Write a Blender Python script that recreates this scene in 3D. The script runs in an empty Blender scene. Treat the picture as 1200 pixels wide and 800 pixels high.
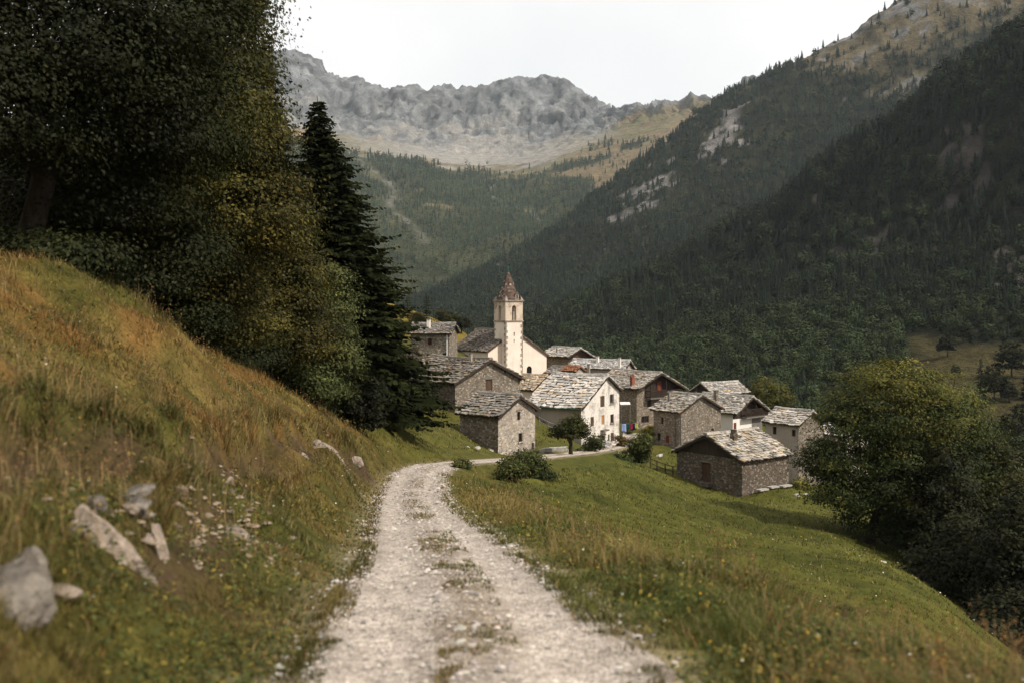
import bpy, math, random
import numpy as np
from mathutils import Vector, geometry
random.seed(7); RNG = np.random.default_rng(11)
scene = bpy.context.scene
COL = scene.collection
PI = math.pi

# ------------------------------------------------------------------ camera, light, exposure
FPX, CX, HY = 1167.0, 600.0, 360.0          # focal length, centre column and eye-level row, in photograph pixels
cam = bpy.data.cameras.new("camera"); cam_o = bpy.data.objects.new("camera", cam); COL.objects.link(cam_o)
cam_o.location = (0, 0, 0); cam_o.rotation_euler = (PI/2, 0, 0)
cam.sensor_width = 36; cam.lens = 36*FPX/1200; cam.shift_y = -(400-HY)/1200
cam.clip_start = 0.2; cam.clip_end = 20000
cam.dof.use_dof = True; cam.dof.focus_distance = 95; cam.dof.aperture_fstop = 1.15
scene.camera = cam_o

SUN_DIR = Vector((0.62, -0.34, 0.70)).normalized()
world = bpy.data.worlds.new("World"); scene.world = world; world.use_nodes = True
wt = world.node_tree; wt.nodes.clear()
def wn(t): return wt.nodes.new(t)
w_out, w_mix, w_bg, w_bg2 = wn('ShaderNodeOutputWorld'), wn('ShaderNodeMixShader'), wn('ShaderNodeBackground'), wn('ShaderNodeBackground')
w_sky, w_tc, w_no, w_rr = wn('ShaderNodeTexSky'), wn('ShaderNodeTexCoord'), wn('ShaderNodeTexNoise'), wn('ShaderNodeMapRange')
w_sky.sky_type = 'NISHITA'; w_sky.sun_disc = False
w_sky.sun_elevation = math.asin(SUN_DIR.z); w_sky.sun_rotation = math.atan2(SUN_DIR.x, SUN_DIR.y)
w_bg.inputs['Strength'].default_value = 0.10
w_bg2.inputs['Color'].default_value = (1.0, 0.985, 0.965, 1); w_bg2.inputs['Strength'].default_value = 1.03
w_no.inputs['Scale'].default_value = 2.2; w_no.inputs['Detail'].default_value = 6
w_rr.inputs['From Min'].default_value = 0.32; w_rr.inputs['From Max'].default_value = 0.55
w_rr.inputs['To Min'].default_value = 0.80; w_rr.inputs['To Max'].default_value = 0.97
L = wt.links.new
L(w_sky.outputs[0], w_bg.inputs['Color']); L(w_tc.outputs['Generated'], w_no.inputs['Vector'])
L(w_no.outputs['Fac'], w_rr.inputs['Value']); L(w_rr.outputs[0], w_mix.inputs[0])
L(w_bg.outputs[0], w_mix.inputs[1]); L(w_bg2.outputs[0], w_mix.inputs[2]); L(w_mix.outputs[0], w_out.inputs['Surface'])
sun = bpy.data.lights.new("sun", 'SUN'); sun.energy = 5.0; sun.angle = math.radians(2.5); sun.color = (1.0, 0.92, 0.81)
sun_o = bpy.data.objects.new("sun", sun); COL.objects.link(sun_o)
sun_o.rotation_euler = SUN_DIR.to_track_quat('Z', 'Y').to_euler(); sun_o.location = (200, -60, 200)
scene.view_settings.view_transform = 'Standard'; scene.view_settings.look = 'None'
scene.view_settings.exposure = 0.08; scene.view_settings.gamma = 1.0
scene.cycles.use_denoising = True
try: scene.cycles.denoiser = 'OPENIMAGEDENOISE'
except Exception: pass
scene.cycles.max_bounces = 5; scene.cycles.diffuse_bounces = 2; scene.cycles.transmission_bounces = 2
scene.cycles.use_adaptive_sampling = True; scene.cycles.adaptive_threshold = 0.02
scene.cycles.volume_bounces = 1; scene.cycles.transparent_max_bounces = 4

# ------------------------------------------------------------------ helpers
def W(px, py, Y): return np.array([(px-CX)/FPX*Y, Y, (HY-py)/FPX*Y])
def _hash(i, j, k):
    h = (i.astype(np.uint32)*np.uint32(374761393) + j.astype(np.uint32)*np.uint32(668265263) + k.astype(np.uint32)*np.uint32(2246822519))
    h = (h ^ (h >> np.uint32(13)))*np.uint32(1274126177); h = h ^ (h >> np.uint32(16))
    return h.astype(np.float64)/4294967295.0
def vnoise(p):
    p = np.asarray(p, float); f = np.floor(p); i = f.astype(np.int64); t = p-f; t = t*t*t*(t*(t*6-15)+10)
    r = 0
    for a in (0, 1):
        for b in (0, 1):
            for c in (0, 1):
                w = (t[..., 0] if a else 1-t[..., 0])*(t[..., 1] if b else 1-t[..., 1])*(t[..., 2] if c else 1-t[..., 2])
                r = r + w*_hash(i[..., 0]+a, i[..., 1]+b, i[..., 2]+c)
    return r*2-1
def fbm(p, octv=4, gain=0.5, ridged=False):
    s, a, n = 0, 1.0, 0
    p = np.asarray(p, float)
    for o in range(octv):
        v = vnoise(p*2**o+17.3*o)
        if ridged: v = 1-2*np.abs(v)
        s = s+a*v; n += a; a *= gain
    return s/n
def smooth(a, b, x): t = np.clip((x-a)/(b-a), 0, 1); return t*t*(3-2*t)
def P3(x, y, z=0): return np.stack(np.broadcast_arrays(np.asarray(x, float), np.asarray(y, float), np.asarray(z, float)), -1)

def npmesh(name, V, polys, mat=None, parent=None, col=None, smooth_=False, mats=None, midx=None, loc=None):
    """polys: list of integer arrays (n,k), one per polygon size"""
    V = np.asarray(V, np.float32)
    me = bpy.data.meshes.new(name)
    polys = [np.asarray(q, np.int32) for q in polys if len(q)]
    nl = sum(q.size for q in polys); npoly = sum(len(q) for q in polys)
    me.vertices.add(len(V)); me.loops.add(nl); me.polygons.add(npoly)
    me.vertices.foreach_set('co', V.ravel())
    me.loops.foreach_set('vertex_index', np.concatenate([q.ravel() for q in polys]))
    tot = np.concatenate([np.full(len(q), q.shape[1], np.int32) for q in polys])
    st = np.concatenate([[0], np.cumsum(tot)[:-1]]).astype(np.int32)
    me.polygons.foreach_set('loop_start', st)
    try: me.polygons.foreach_set('loop_total', tot)
    except Exception: pass
    if smooth_: me.polygons.foreach_set('use_smooth', np.ones(npoly, bool))
    if midx is not None: me.polygons.foreach_set('material_index', np.asarray(midx, np.int32))
    if col is not None:
        at = me.color_attributes.new('Col', 'FLOAT_COLOR', 'POINT')
        c = np.ones((len(V), 4), np.float32); c[:, :3] = col
        at.data.foreach_set('color', c.ravel())
    for m in (mats or ([mat] if mat else [])): me.materials.append(m)
    me.update(calc_edges=True)
    if hasattr(me, 'validate'): me.validate()
    o = bpy.data.objects.new(name, me); COL.objects.link(o)
    if parent is not None: o.parent = parent
    if loc is not None: o.location = loc
    return o

class MB:
    """small mesh builder: boxes, polygons, tubes"""
    def __init__(s): s.v = []; s.f = []; s.m = []; s.c = []
    def add(s, vs, fs, mi=0, col=(1, 1, 1)):
        b = len(s.v); s.v += [tuple(map(float, q)) for q in vs]; s.c += [col]*len(vs)
        for q in fs: s.f.append([b+i for i in q]); s.m.append(mi)
    def box(s, a, b, mi=0, col=(1, 1, 1), rot=None, org=None):
        x0, y0, z0 = a; x1, y1, z1 = b
        vs = [(x0, y0, z0), (x1, y0, z0), (x1, y1, z0), (x0, y1, z0), (x0, y0, z1), (x1, y0, z1), (x1, y1, z1), (x0, y1, z1)]
        s.add(vs, [(0, 3, 2, 1), (4, 5, 6, 7), (0, 1, 5, 4), (1, 2, 6, 5), (2, 3, 7, 6), (3, 0, 4, 7)], mi, col)
    def tube(s, pts, rad, n=7, mi=0, col=(1, 1, 1), cap=True):
        pts = [Vector(p) for p in pts]; rings = []
        for i, p in enumerate(pts):
            d = (pts[min(i+1, len(pts)-1)]-pts[max(i-1, 0)])
            if d.length < 1e-9: d = Vector((0, 0, 1))
            d.normalize(); u = d.cross(Vector((0.31, 0.95, 0.11)));
            if u.length < 1e-3: u = d.cross(Vector((1, 0, 0)))
            u.normalize(); w = d.cross(u)
            r = rad[i] if hasattr(rad, '__len__') else rad
            rings.append([p+(u*math.cos(2*PI*k/n)+w*math.sin(2*PI*k/n))*r for k in range(n)])
        vs = [q for r in rings for q in r]; fs = []
        for i in range(len(rings)-1):
            for k in range(n): fs.append((i*n+k, i*n+(k+1) % n, (i+1)*n+(k+1) % n, (i+1)*n+k))
        if cap: fs += [tuple(range(n-1, -1, -1)), tuple((len(rings)-1)*n+k for k in range(n))]
        s.add(vs, fs, mi, col)
    def build(s, name, mats, parent=None, loc=None, smooth_=False):
        me = bpy.data.meshes.new(name); me.from_pydata(s.v, [], s.f)
        if not isinstance(mats, (list, tuple)): mats = [mats]
        for m in mats: me.materials.append(m)
        me.polygons.foreach_set('material_index', s.m)
        if smooth_: me.polygons.foreach_set('use_smooth', [True]*len(s.f))
        at = me.color_attributes.new('Col', 'FLOAT_COLOR', 'POINT')
        at.data.foreach_set('color', np.concatenate([np.asarray(s.c, np.float32), np.ones((len(s.c), 1), np.float32)], 1).ravel())
        me.update()
        o = bpy.data.objects.new(name, me); COL.objects.link(o)
        if parent is not None: o.parent = parent
        if loc is not None: o.location = loc
        return o

def tag(o, label=None, cat=None, group=None, kind=None):
    if label: o['label'] = label
    if cat: o['category'] = cat
    if group: o['group'] = group
    if kind: o['kind'] = kind
    return o
def thing(name, loc, label, cat, group=None, rz=0):
    o = bpy.data.objects.new(name, None); COL.objects.link(o); o.location = loc; o.rotation_euler = (0, 0, rz)
    o.empty_display_size = 0.3
    return tag(o, label, cat, group)

# ------------------------------------------------------------------ materials
class NT:
    def __init__(s, name):
        s.m = bpy.data.materials.new(name); s.m.use_nodes = True; s.t = s.m.node_tree; s.t.nodes.clear()
        s.out = s.n('ShaderNodeOutputMaterial')
    def n(s, t, **k):
        q = s.t.nodes.new(t)
        for a, b in k.items():
            if hasattr(q, a) and a not in ('inputs',): setattr(q, a, b)
        return q
    def l(s, a, b): s.t.links.new(a, b)
    def val(s, sock, v):
        if hasattr(v, 'is_linked') or hasattr(v, 'links'): s.l(v, sock)
        else: sock.default_value = v
    def coord(s, scale=(1, 1, 1), space='Object'):
        tc = s.n('ShaderNodeTexCoord'); mp = s.n('ShaderNodeMapping'); mp.inputs['Scale'].default_value = scale
        s.l(tc.outputs[space], mp.inputs['Vector']); return mp.outputs[0]
    def noise(s, vec, scale, detail=4, rough=.55):
        q = s.n('ShaderNodeTexNoise'); s.l(vec, q.inputs['Vector']); q.inputs['Scale'].default_value = scale
        q.inputs['Detail'].default_value = detail; q.inputs['Roughness'].default_value = rough; return q.outputs['Fac']
    def voro(s, vec, scale, feature='F1', out='Distance', rnd=1):
        q = s.n('ShaderNodeTexVoronoi'); q.feature = feature; s.l(vec, q.inputs['Vector']); q.inputs['Scale'].default_value = scale
        q.inputs['Randomness'].default_value = rnd; return q.outputs[out]
    def ramp(s, fac, stops):
        q = s.n('ShaderNodeValToRGB'); e = q.color_ramp.elements
        while len(e) < len(stops): e.new(.5)
        for i, (p, c) in enumerate(stops):
            e[i].position = p; e[i].color = (*c, 1) if len(c) == 3 else c
        s.l(fac, q.inputs[0]); return q.outputs[0]
    def mix(s, fac, a, b, mode='MIX'):
        q = s.n('ShaderNodeMix'); q.data_type = 'RGBA'; q.blend_type = mode
        s.val(q.inputs[0], fac)
        for sock, v in ((q.inputs[6], a), (q.inputs[7], b)):
            if isinstance(v, (tuple, list)): sock.default_value = (*v, 1) if len(v) == 3 else v
            else: s.l(v, sock)
        return q.outputs[2]
    def math(s, op, a, b=0.0, c=None):
        q = s.n('ShaderNodeMath'); q.operation = op; s.val(q.inputs[0], a); s.val(q.inputs[1], b)
        if c is not None: s.val(q.inputs[2], c)
        return q.outputs[0]
    def maprange(s, v, a, b, c=0., d=1.):
        q = s.n('ShaderNodeMapRange'); s.l(v, q.inputs[0]); q.inputs[1].default_value = a; q.inputs[2].default_value = b
        q.inputs[3].default_value = c; q.inputs[4].default_value = d; return q.outputs[0]
    def attr(s, name='Col'):
        q = s.n('ShaderNodeAttribute'); q.attribute_name = name; return q.outputs['Color']
    def island(s): return s.n('ShaderNodeNewGeometry').outputs['Random Per Island']
    def objrand(s): return s.n('ShaderNodeObjectInfo').outputs['Random']
    def pos(s): return s.n('ShaderNodeNewGeometry').outputs['Position']
    def finish(s, color, rough=.9, bump=None, strength=.5, dist=.05, spec=.2, metal=0., transl=None):
        b = s.n('ShaderNodeBsdfPrincipled')
        if isinstance(color, (tuple, list)): b.inputs['Base Color'].default_value = (*color, 1)
        else: s.l(color, b.inputs['Base Color'])
        s.val(b.inputs['Roughness'], rough); b.inputs['Specular IOR Level'].default_value = spec; b.inputs['Metallic'].default_value = metal
        if bump is not None:
            q = s.n('ShaderNodeBump'); q.inputs['Strength'].default_value = strength; q.inputs['Distance'].default_value = dist
            s.l(bump, q.inputs['Height']); s.l(q.outputs[0], b.inputs['Normal'])
        if transl:
            t = s.n('ShaderNodeBsdfTranslucent'); s.val(t.inputs['Color'], color) if not isinstance(color, tuple) else None
            mx = s.n('ShaderNodeMixShader'); mx.inputs[0].default_value = transl
            s.l(b.outputs[0], mx.inputs[1]); s.l(t.outputs[0], mx.inputs[2]); s.l(mx.outputs[0], s.out.inputs['Surface'])
        else: s.l(b.outputs[0], s.out.inputs['Surface'])
        return s.m

def mat_plain(name, c, rough=.8, spec=.2, metal=0., var=.25, scale=6):
    t = NT(name); n = t.noise(t.coord(), scale, 5)
    c2 = tuple(x*(1-var) for x in c); c3 = tuple(min(1, x*(1+var)) for x in c)
    return t.finish(t.ramp(n, [(.3, c2), (.7, c3)]), rough, n, .2, .02, spec, metal)
def mat_leaf(name, transl=.28, rough=.55, spec=.25):
    t = NT(name); r = t.island()
    c = t.mix(1.0, t.attr(), t.ramp(r, [(0, (.62, .66, .6)), (.5, (1, 1, 1)), (1, (1.4, 1.32, 1.2))]), 'MULTIPLY')
    return t.finish(c, rough, spec=spec, transl=transl)
def mat_rubble(name, dark, mid, light, mortar, scale=5.0, lightness=1.0, patch=None):
    t = NT(name); v = t.coord((1, 1, 1.45))
    warp = t.n('ShaderNodeTexNoise'); t.l(v, warp.inputs['Vector']); warp.inputs['Scale'].default_value = 2.5
    vv = t.n('ShaderNodeMixRGB'); vv.blend_type = 'ADD'; vv.inputs[0].default_value = .12; t.l(v, vv.inputs[1]); t.l(warp.outputs['Color'], vv.inputs[2]); v2 = vv.outputs[0]
    cell = t.n('ShaderNodeTexVoronoi'); t.l(v2, cell.inputs['Vector']); cell.inputs['Scale'].default_value = scale
    sep = t.n('ShaderNodeSeparateColor'); t.l(cell.outputs['Color'], sep.inputs[0])
    stone = t.ramp(sep.outputs[0], [(0, dark), (.28, tuple(x*.7 for x in mid)), (.6, mid), (1, light)])
    stone = t.mix(t.maprange(sep.outputs[1], .55, 1, 0, .55), stone, tuple(min(1, x) for x in (mid[0]*1.25, mid[1]*.92, mid[2]*.62)))
    edge = t.voro(v2, scale, 'DISTANCE_TO_EDGE')
    em = t.maprange(edge, .02, .09)
    big = t.noise(t.coord(), .55, 5); fine = t.noise(t.coord(), 14, 4)
    c = t.mix(em, mortar, stone)
    c = t.mix(t.maprange(big, .35, .65, .0, .45), c, tuple(x*.62 for x in mid))
    c = t.mix(.35, c, t.mix(1, c, t.ramp(fine, [(.3, (.55, .55, .55)), (.7, (1.35, 1.35, 1.35))]), 'MULTIPLY'))
    if patch:
        pm = t.maprange(t.noise(t.coord((1, 1, .8)), .9, 7, .65), .40, .52)
        c = t.mix(pm, c, t.mix(t.maprange(fine, .3, .7), tuple(x*.86 for x in patch), patch))
    h = t.math('ADD', t.math('MULTIPLY', em, .7), t.math('MULTIPLY', fine, .4))
    return t.finish(c, .92, h, .8, .06, .15)
def mat_plaster(name, c, dirt, quoins=False):
    t = NT(name); v = t.coord()
    big = t.noise(v, .7, 6, .6); st = t.noise(t.coord((3, 3, .35)), 1.2, 5); fine = t.noise(v, 18, 4)
    col = t.mix(t.maprange(big, .42, .7, 0, .5), c, dirt)
    col = t.mix(t.maprange(st, .52, .75, 0, .45), col, dirt)
    col = t.mix(.18, col, t.ramp(fine, [(.3, (.2, .18, .15)), (.7, (.9, .88, .84))]))
    return t.finish(col, .93, t.math('ADD', fine, big), .25, .03, .1)
def mat_slate(name, sat=1.0):
    t = NT(name); v = t.coord()
    n = t.noise(v, 3.2, 6, .65); f = t.noise(v, 22, 4)
    c = t.mix(1, t.attr(), t.ramp(n, [(.32, (.55, .54, .52)), (.55, (1, 1, 1)), (.75, (1.25, 1.2, 1.1))]), 'MULTIPLY')
    c = t.mix(1, c, t.ramp(f, [(.3, (.75, .75, .75)), (.7, (1.2, 1.2, 1.2))]), 'MULTIPLY')
    return t.finish(c, .8, t.math('ADD', n, t.math('MULTIPLY', f, .5)), .5, .03, .25)
def mat_wood(name, c, scale=5):
    t = NT(name); v = t.coord((9, 9, .8)); n = t.noise(v, scale*.4, 6, .6); b = t.noise(t.coord(), 1.1, 3)
    col = t.ramp(n, [(.3, tuple(x*.5 for x in c)), (.7, tuple(x*1.35 for x in c))])
    col = t.mix(t.maprange(b, .4, .7, 0, .5), col, tuple(x*.55 for x in c))
    return t.finish(col, .85, n, .4, .02, .15)
def mat_rock(name, a, b, lichen, scale=1.5):
    t = NT(name); v = t.coord(); n = t.noise(v, scale, 8, .65); f = t.noise(v, scale*9, 5); k = t.voro(v, scale*1.6, 'DISTANCE_TO_EDGE')
    c = t.ramp(n, [(.3, a), (.65, b)]); c = t.mix(t.maprange(t.noise(v, scale*2.6, 5), .55, .68, 0, .7), c, lichen)
    c = t.mix(t.math('MULTIPLY', t.maprange(k, 0, .025, .5, 0), t.maprange(n, .5, .6)), c, tuple(x*.3 for x in a))
    c = t.mix(1, c, t.ramp(f, [(.3, (.7, .7, .7)), (.7, (1.25, 1.25, 1.25))]), 'MULTIPLY')
    return t.finish(c, .95, t.math('ADD', t.math('MULTIPLY', n, 2.), t.math('MULTIPLY', f, .5)), .9, .1, .1)

M = {}
M['rubble'] = mat_rubble('rubble_stone', (.085, .07, .055), (.23, .195, .155), (.45, .41, .35), (.15, .122, .095))
M['rubble_dark'] = mat_rubble('rubble_stone_dark', (.06, .048, .037), (.145, .118, .092), (.33, .29, .245), (.085, .068, .052))
M['rubble_pale'] = mat_rubble('rubble_stone_pale', (.19, .16, .13), (.40, .35, .295), (.62, .57, .50), (.40, .35, .29))
M['rubble_white'] = mat_rubble('limewashed_stone', (.26, .22, .18), (.5, .46, .41), (.72, .69, .64), (.42, .38, .33), 4.5, patch=(.76, .70, .63))
M['rubble_brown'] = mat_rubble('rubble_stone_brown', (.10, .08, .06), (.255, .21, .16), (.44, .38, .31), (.19, .155, .12))
M['plaster_pink'] = mat_plaster('pink_plaster', (.76, .625, .525), (.56, .43, .34))
M['plaster_white'] = mat_plaster('white_plaster', (.74, .68, .62), (.58, .52, .46))
M['plaster_tower'] = mat_plaster('tower_plaster', (.75, .64, .55), (.48, .37, .30))
M['belfry'] = mat_rubble('belfry_stone', (.2, .15, .11), (.42, .34, .26), (.66, .57, .47), (.45, .36, .28), 5.0, patch=(.66, .54, .43))
M['plaster_grey'] = mat_plaster('grey_plaster', (.29, .235, .185), (.15, .12, .09))
M['quoin'] = mat_rubble('tower_quoin', (.10, .08, .065), (.28, .23, .19), (.5, .44, .38), (.42, .36, .3), 4.2)
M['slate'] = mat_slate('stone_slab_roof')
M['wood_dark'] = mat_wood('dark_wood', (.045, .032, .024))
M['wood_brown'] = mat_wood('brown_wood', (.09, .055, .035))
M['wood_red'] = mat_wood('red_wood', (.16, .04, .028))
M['wood_lit'] = mat_wood('lit_wood', (.38, .20, .09))  # one window seen lit yellow, its light put into the wood colour
M['wood_grey'] = mat_wood('grey_wood', (.17, .15, .13))
M['glass'] = mat_plain('window_glass', (.015, .016, .018), .15, .5)
M['dark'] = mat_plain('dark_interior', (.02, .017, .014), .9)
M['metal'] = mat_plain('grey_metal', (.12, .12, .12), .5, .4, .5)
M['metal_white'] = mat_plain('white_metal', (.6, .6, .6), .5, .4)
M['verdigris'] = mat_plain('verdigris', (.03, .10, .075), .6)
M['bronze'] = mat_plain('bronze', (.16, .13, .09), .4, .4, .7)
M['brick'] = mat_plain('red_brick', (.20, .075, .05), .9, .1)
M['bark'] = mat_wood('bark', (.065, .052, .04), 3)
M['bark_dark'] = mat_wood('bark_dark', (.03, .024, .018), 3)
M['leaf'] = mat_leaf('leaf', .28, .65, .12)
M['needle'] = mat_leaf('needle', .1, .9, .03)
M['grass'] = mat_leaf('grass_blade', .3, .6, .2)
M['far_leaf'] = mat_leaf('far_foliage', .05, .8, .1)
M['rock_pale'] = mat_rock('pale_rock', (.12, .092, .07), (.34, .275, .22), (.13, .10, .06))
M['rock_grey'] = mat_rock('grey_rock', (.07, .058, .047), (.185, .16, .135), (.28, .25, .2))
M['rock_small'] = mat_rock('field_stone', (.25, .23, .2), (.5, .47, .43), (.4, .36, .28), 4)
M['cloth'] = mat_leaf('cloth', .2, .9, .05)
t = NT('road_stone'); M['pebble'] = t.finish(t.mix(1, t.attr(), t.ramp(t.noise(t.coord(), 30, 4), [(.3, (.8, .8, .8)), (.7, (1.2, 1.2, 1.2))]), 'MULTIPLY'), .85)

# ------------------------------------------------------------------ terrain
ROAD = [(-0.05, -6, None), (-0.12, 0, None), (553, 800, 6.9), (545, 747, 8.2), (532, 695, 10.1), (520, 661, 12.7), (504, 627, 17), (489, 604, 22.8), (482, 582, 32), (486, 567, 39),
        (489, 556, 44), (505, 546.5, 49.5), (535, 541.5, 54.5), (572, 539, 59.5), (612, 536.5, 66), (645, 533.5, 73), (676, 530.5, 81), (700, 527, 91), (728, 521, 103), (742, 515, 114)]
road_pts = []
for a, b, c in ROAD:
    if c is None: road_pts.append((a, b, -1.77 - 0.118*b*(1 if b > 0 else .6)))
    else: road_pts.append(tuple(W(a, b, c)))
road_pts = np.array(road_pts)
def catmull(P, n):
    P = np.asarray(P, float); out = []
    for i in range(len(P)-1):
        p0, p1, p2, p3 = P[max(i-1, 0)], P[i], P[i+1], P[min(i+2, len(P)-1)]
        for k in range(n):
            t = k/n; out.append(.5*((2*p1)+(-p0+p2)*t+(2*p0-5*p1+4*p2-p3)*t*t+(-p0+3*p1-3*p2+p3)*t**3))
    out.append(P[-1]); return np.array(out)
road_c = catmull(road_pts, 14)
seg = np.linalg.norm(np.diff(road_c[:, :2], axis=0), axis=1); arc = np.concatenate([[0], np.cumsum(seg)])
na = int(arc[-1]/.25); aa = np.linspace(0, arc[-1], na)
road_c = np.stack([np.interp(aa, arc, road_c[:, k]) for k in range(3)], 1)
for _ in range(6): road_c[1:-1, 2] = .25*road_c[:-2, 2]+.5*road_c[1:-1, 2]+.25*road_c[2:, 2]
ROAD_W = 1.25
def road_w(y): return np.interp(y, [0, 7, 9.5, 14, 24, 40], [1.36, 1.34, 1.22, 1.10, 1.06, 1.12])

CTRL = []   # (px, py, distance)
for a, b, c in ROAD[2:]: CTRL.append((a, b, c))
# left bank
CTRL += [(200, 800, 5.6), (0, 800, 4.8), (0, 690, 5.6), (0, 600, 7), (0, 500, 9.3), (0, 400, 13), (0, 316, 18.5), (80, 309, 20.5), (156, 352, 27), (250, 408, 35), (350, 464, 43), (400, 497, 49),
         (120, 700, 6.6), (120, 600, 8.2), (120, 500, 12), (120, 400, 19), (270, 760, 6.9), (270, 690, 8.7), (270, 600, 12), (250, 500, 19), (250, 440, 28), (350, 700, 9.5), (350, 620, 14), (340, 540, 22), (340, 480, 34),
         (400, 600, 20), (410, 540, 31), (430, 562, 33), (440, 530, 43), (460, 545, 46), (-200, 500, 8), (-200, 340, 14), (-300, 700, 5)]
# hill left of the village
CTRL += [(450, 490, 70), (430, 480, 60), (480, 522, 56), (520, 500, 74), (545, 532, 63), (575, 532, 70), (470, 462, 92), (505, 424, 114), (530, 425, 120), (460, 440, 105), (470, 358, 175), (500, 385, 150), (545, 392, 160), (575, 420, 170), (440, 345, 190),
         (400, 470, 75), (355, 460, 62), (350, 470, 50), (250, 418, 42), (156, 364, 33), (80, 320, 27), (0, 326, 24), (-200, 345, 20), (300, 400, 80), (150, 340, 60), (0, 290, 45), (-300, 200, 40), (420, 400, 130)]
# village ground
CTRL += [(583, 531, 78), (630, 526, 81), (655, 512, 97), (690, 523, 104.5), (727, 519, 109), (745, 506, 122), (735, 511, 118), (765, 519, 109), (796, 526, 107), (848, 520, 112), (793, 560, 89.5), (869, 583, 84), (927, 571, 88), (895, 566, 102), (940, 572, 100),
         (640, 445, 135), (600, 450, 128), (665, 442, 150), (700, 450, 142), (760, 470, 150), (850, 490, 140), (900, 500, 150), (605, 480, 100), (640, 470, 118)]
# meadow right of the road
CTRL += [(780, 790, 7.2), (760, 740, 8.6), (720, 690, 10.6), (650, 640, 15.5), (580, 600, 23), (545, 575, 36), (535, 556, 46), (600, 550, 56), (680, 541, 72), (640, 560, 52), (700, 560, 62), (760, 560, 74), (720, 600, 46), (650, 600, 36), (800, 600, 62), (860, 620, 58),
         (850, 700, 11), (950, 740, 10.5), (900, 790, 7.6), (1050, 790, 8.5), (1000, 770, 10.5), (1200, 800, 8.5), (800, 660, 26), (900, 680, 28), (1000, 700, 31), (1080, 740, 27), (1150, 770, 25), (930, 640, 48), (1000, 642, 58), (1060, 668, 50), (1100, 692, 44), (1150, 730, 36), (1205, 772, 30), (960, 600, 76), (1018, 632, 66)]
# gully beyond the meadow's edge, and the valley floor
CTRL += [(1120, 690, 60), (1200, 780, 46), (1250, 720, 62), (1100, 640, 82), (1200, 620, 100), (1040, 590, 100), (990, 570, 130), (900, 530, 190), (800, 500, 200), (700, 470, 210), (1300, 900, 34), (1400, 760, 60), (620, 440, 220)]
cp = np.array([W(*c) for c in CTRL]); cp = np.concatenate([cp, [(-.1, -6, -1.35), (2.5, -5, -1.6), (-4, -4, .2), (-.12, 0, -1.77), (2.2, 0, -1.95), (6, 0, -2.9), (-3, 0, -1.0), (-8, 0, 1.2), (14, 0, -6), (30, 0, -16), (-20, 0, 8), (-.1, 3.5, -2.18), (2.4, 3.5, -2.3)]])
def warp(x, y): return np.stack([np.arcsinh(np.asarray(x)/10)*10, np.log(1+(np.asarray(y)+15)/20)*30], -1)
wc = warp(cp[:, 0], cp[:, 1]); CC = 1.2
Phi = np.sqrt(((wc[:, None]-wc[None])**2).sum(-1)+CC**2)
A = np.zeros((len(cp)+3,)*2); A[:len(cp), :len(cp)] = Phi - np.eye(len(cp))*.12
A[:len(cp), -3] = 1; A[:len(cp), -2:] = wc; A[-3:, :len(cp)] = A[:len(cp), -3:].T
sol = np.linalg.solve(A, np.concatenate([cp[:, 2], [0, 0, 0]]))
def rbf(x, y):
    q = warp(x, y); out = np.zeros(len(q))
    for s in range(0, len(q), 20000):
        b = q[s:s+20000]; ph = np.sqrt(((b[:, None]-wc[None])**2).sum(-1)+CC**2)
        out[s:s+20000] = ph@sol[:-3]+sol[-3]+b@sol[-2:]
    return out
def road_dist(x, y):
    d = np.full(len(x), 99.); z = np.zeros(len(x)); sd = np.zeros(len(x)); m = (y < 125) & (np.abs(x) < 30); idx = np.where(m)[0]
    R = road_c[::2]; T = np.gradient(R[:, :2], axis=0); T /= np.linalg.norm(T, axis=1)[:, None]
    for s in range(0, len(idx), 20000):
        i = idx[s:s+20000]; dx = x[i, None]-R[None, :, 0]; dy = y[i, None]-R[None, :, 1]
        k = np.argmin(dx*dx+dy*dy, 1); r = np.arange(len(i))
        sd[i] = dx[r, k]*T[k, 1]-dy[r, k]*T[k, 0]
        d[i] = np.sqrt(dx[r, k]**2+dy[r, k]**2)*1.25/road_w(R[k, 1]); z[i] = R[k, 2]
    return d, z, sd
def grow(a, b, s0, g, smax=1e9):
    out = [a]; s = s0
    while out[-1] < b: out.append(out[-1]+s); s = min(s*g, smax)
    return out
xs = np.array(grow(0, 13, .2, 1.0)); xs = np.concatenate([xs, grow(xs[-1]+.25, 70, .25, 1.045), ]); xs = np.concatenate([xs, grow(xs[-1]+5, 3000, 8, 1.35)])
xs = np.concatenate([-xs[:0:-1], xs])
ys = np.array(grow(-12, 3.5, .5, 1.0)); ys = np.concatenate([ys, grow(ys[-1]+.2, 28, .2, 1.0)]); ys = np.concatenate([ys, grow(ys[-1]+.25, 260, .25, 1.014)]); ys = np.concatenate([ys, grow(ys[-1]+10, 3600, 12, 1.3)]); ys = np.concatenate([[-300, -100, -40, -20], ys])
GX, GY = np.meshgrid(xs, ys); gx, gy = GX.ravel(), GY.ravel()
gz = rbf(np.clip(gx, -75, 75), np.clip(gy, -15, 260))
tgt = np.where(gx > 0, -34., -34+np.clip(.5*(-gx-20), 0, 300)*(1-smooth(120, 350, gy)))
bl = np.maximum(smooth(170, 260, gy), np.where(gx > 0, smooth(45, 75, gx), smooth(45, 75, -gx)*(1-smooth(150, 250, gy))))
gz = gz*(1-bl)+tgt*bl
rd, rz, rs = road_dist(gx, gy)
off = smooth(1.3, 4, rd)
bank = smooth(1.4, 3.5, -rs)*smooth(60, 30, gy)*smooth(-11, -7, gx)*(gy > 3)
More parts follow.
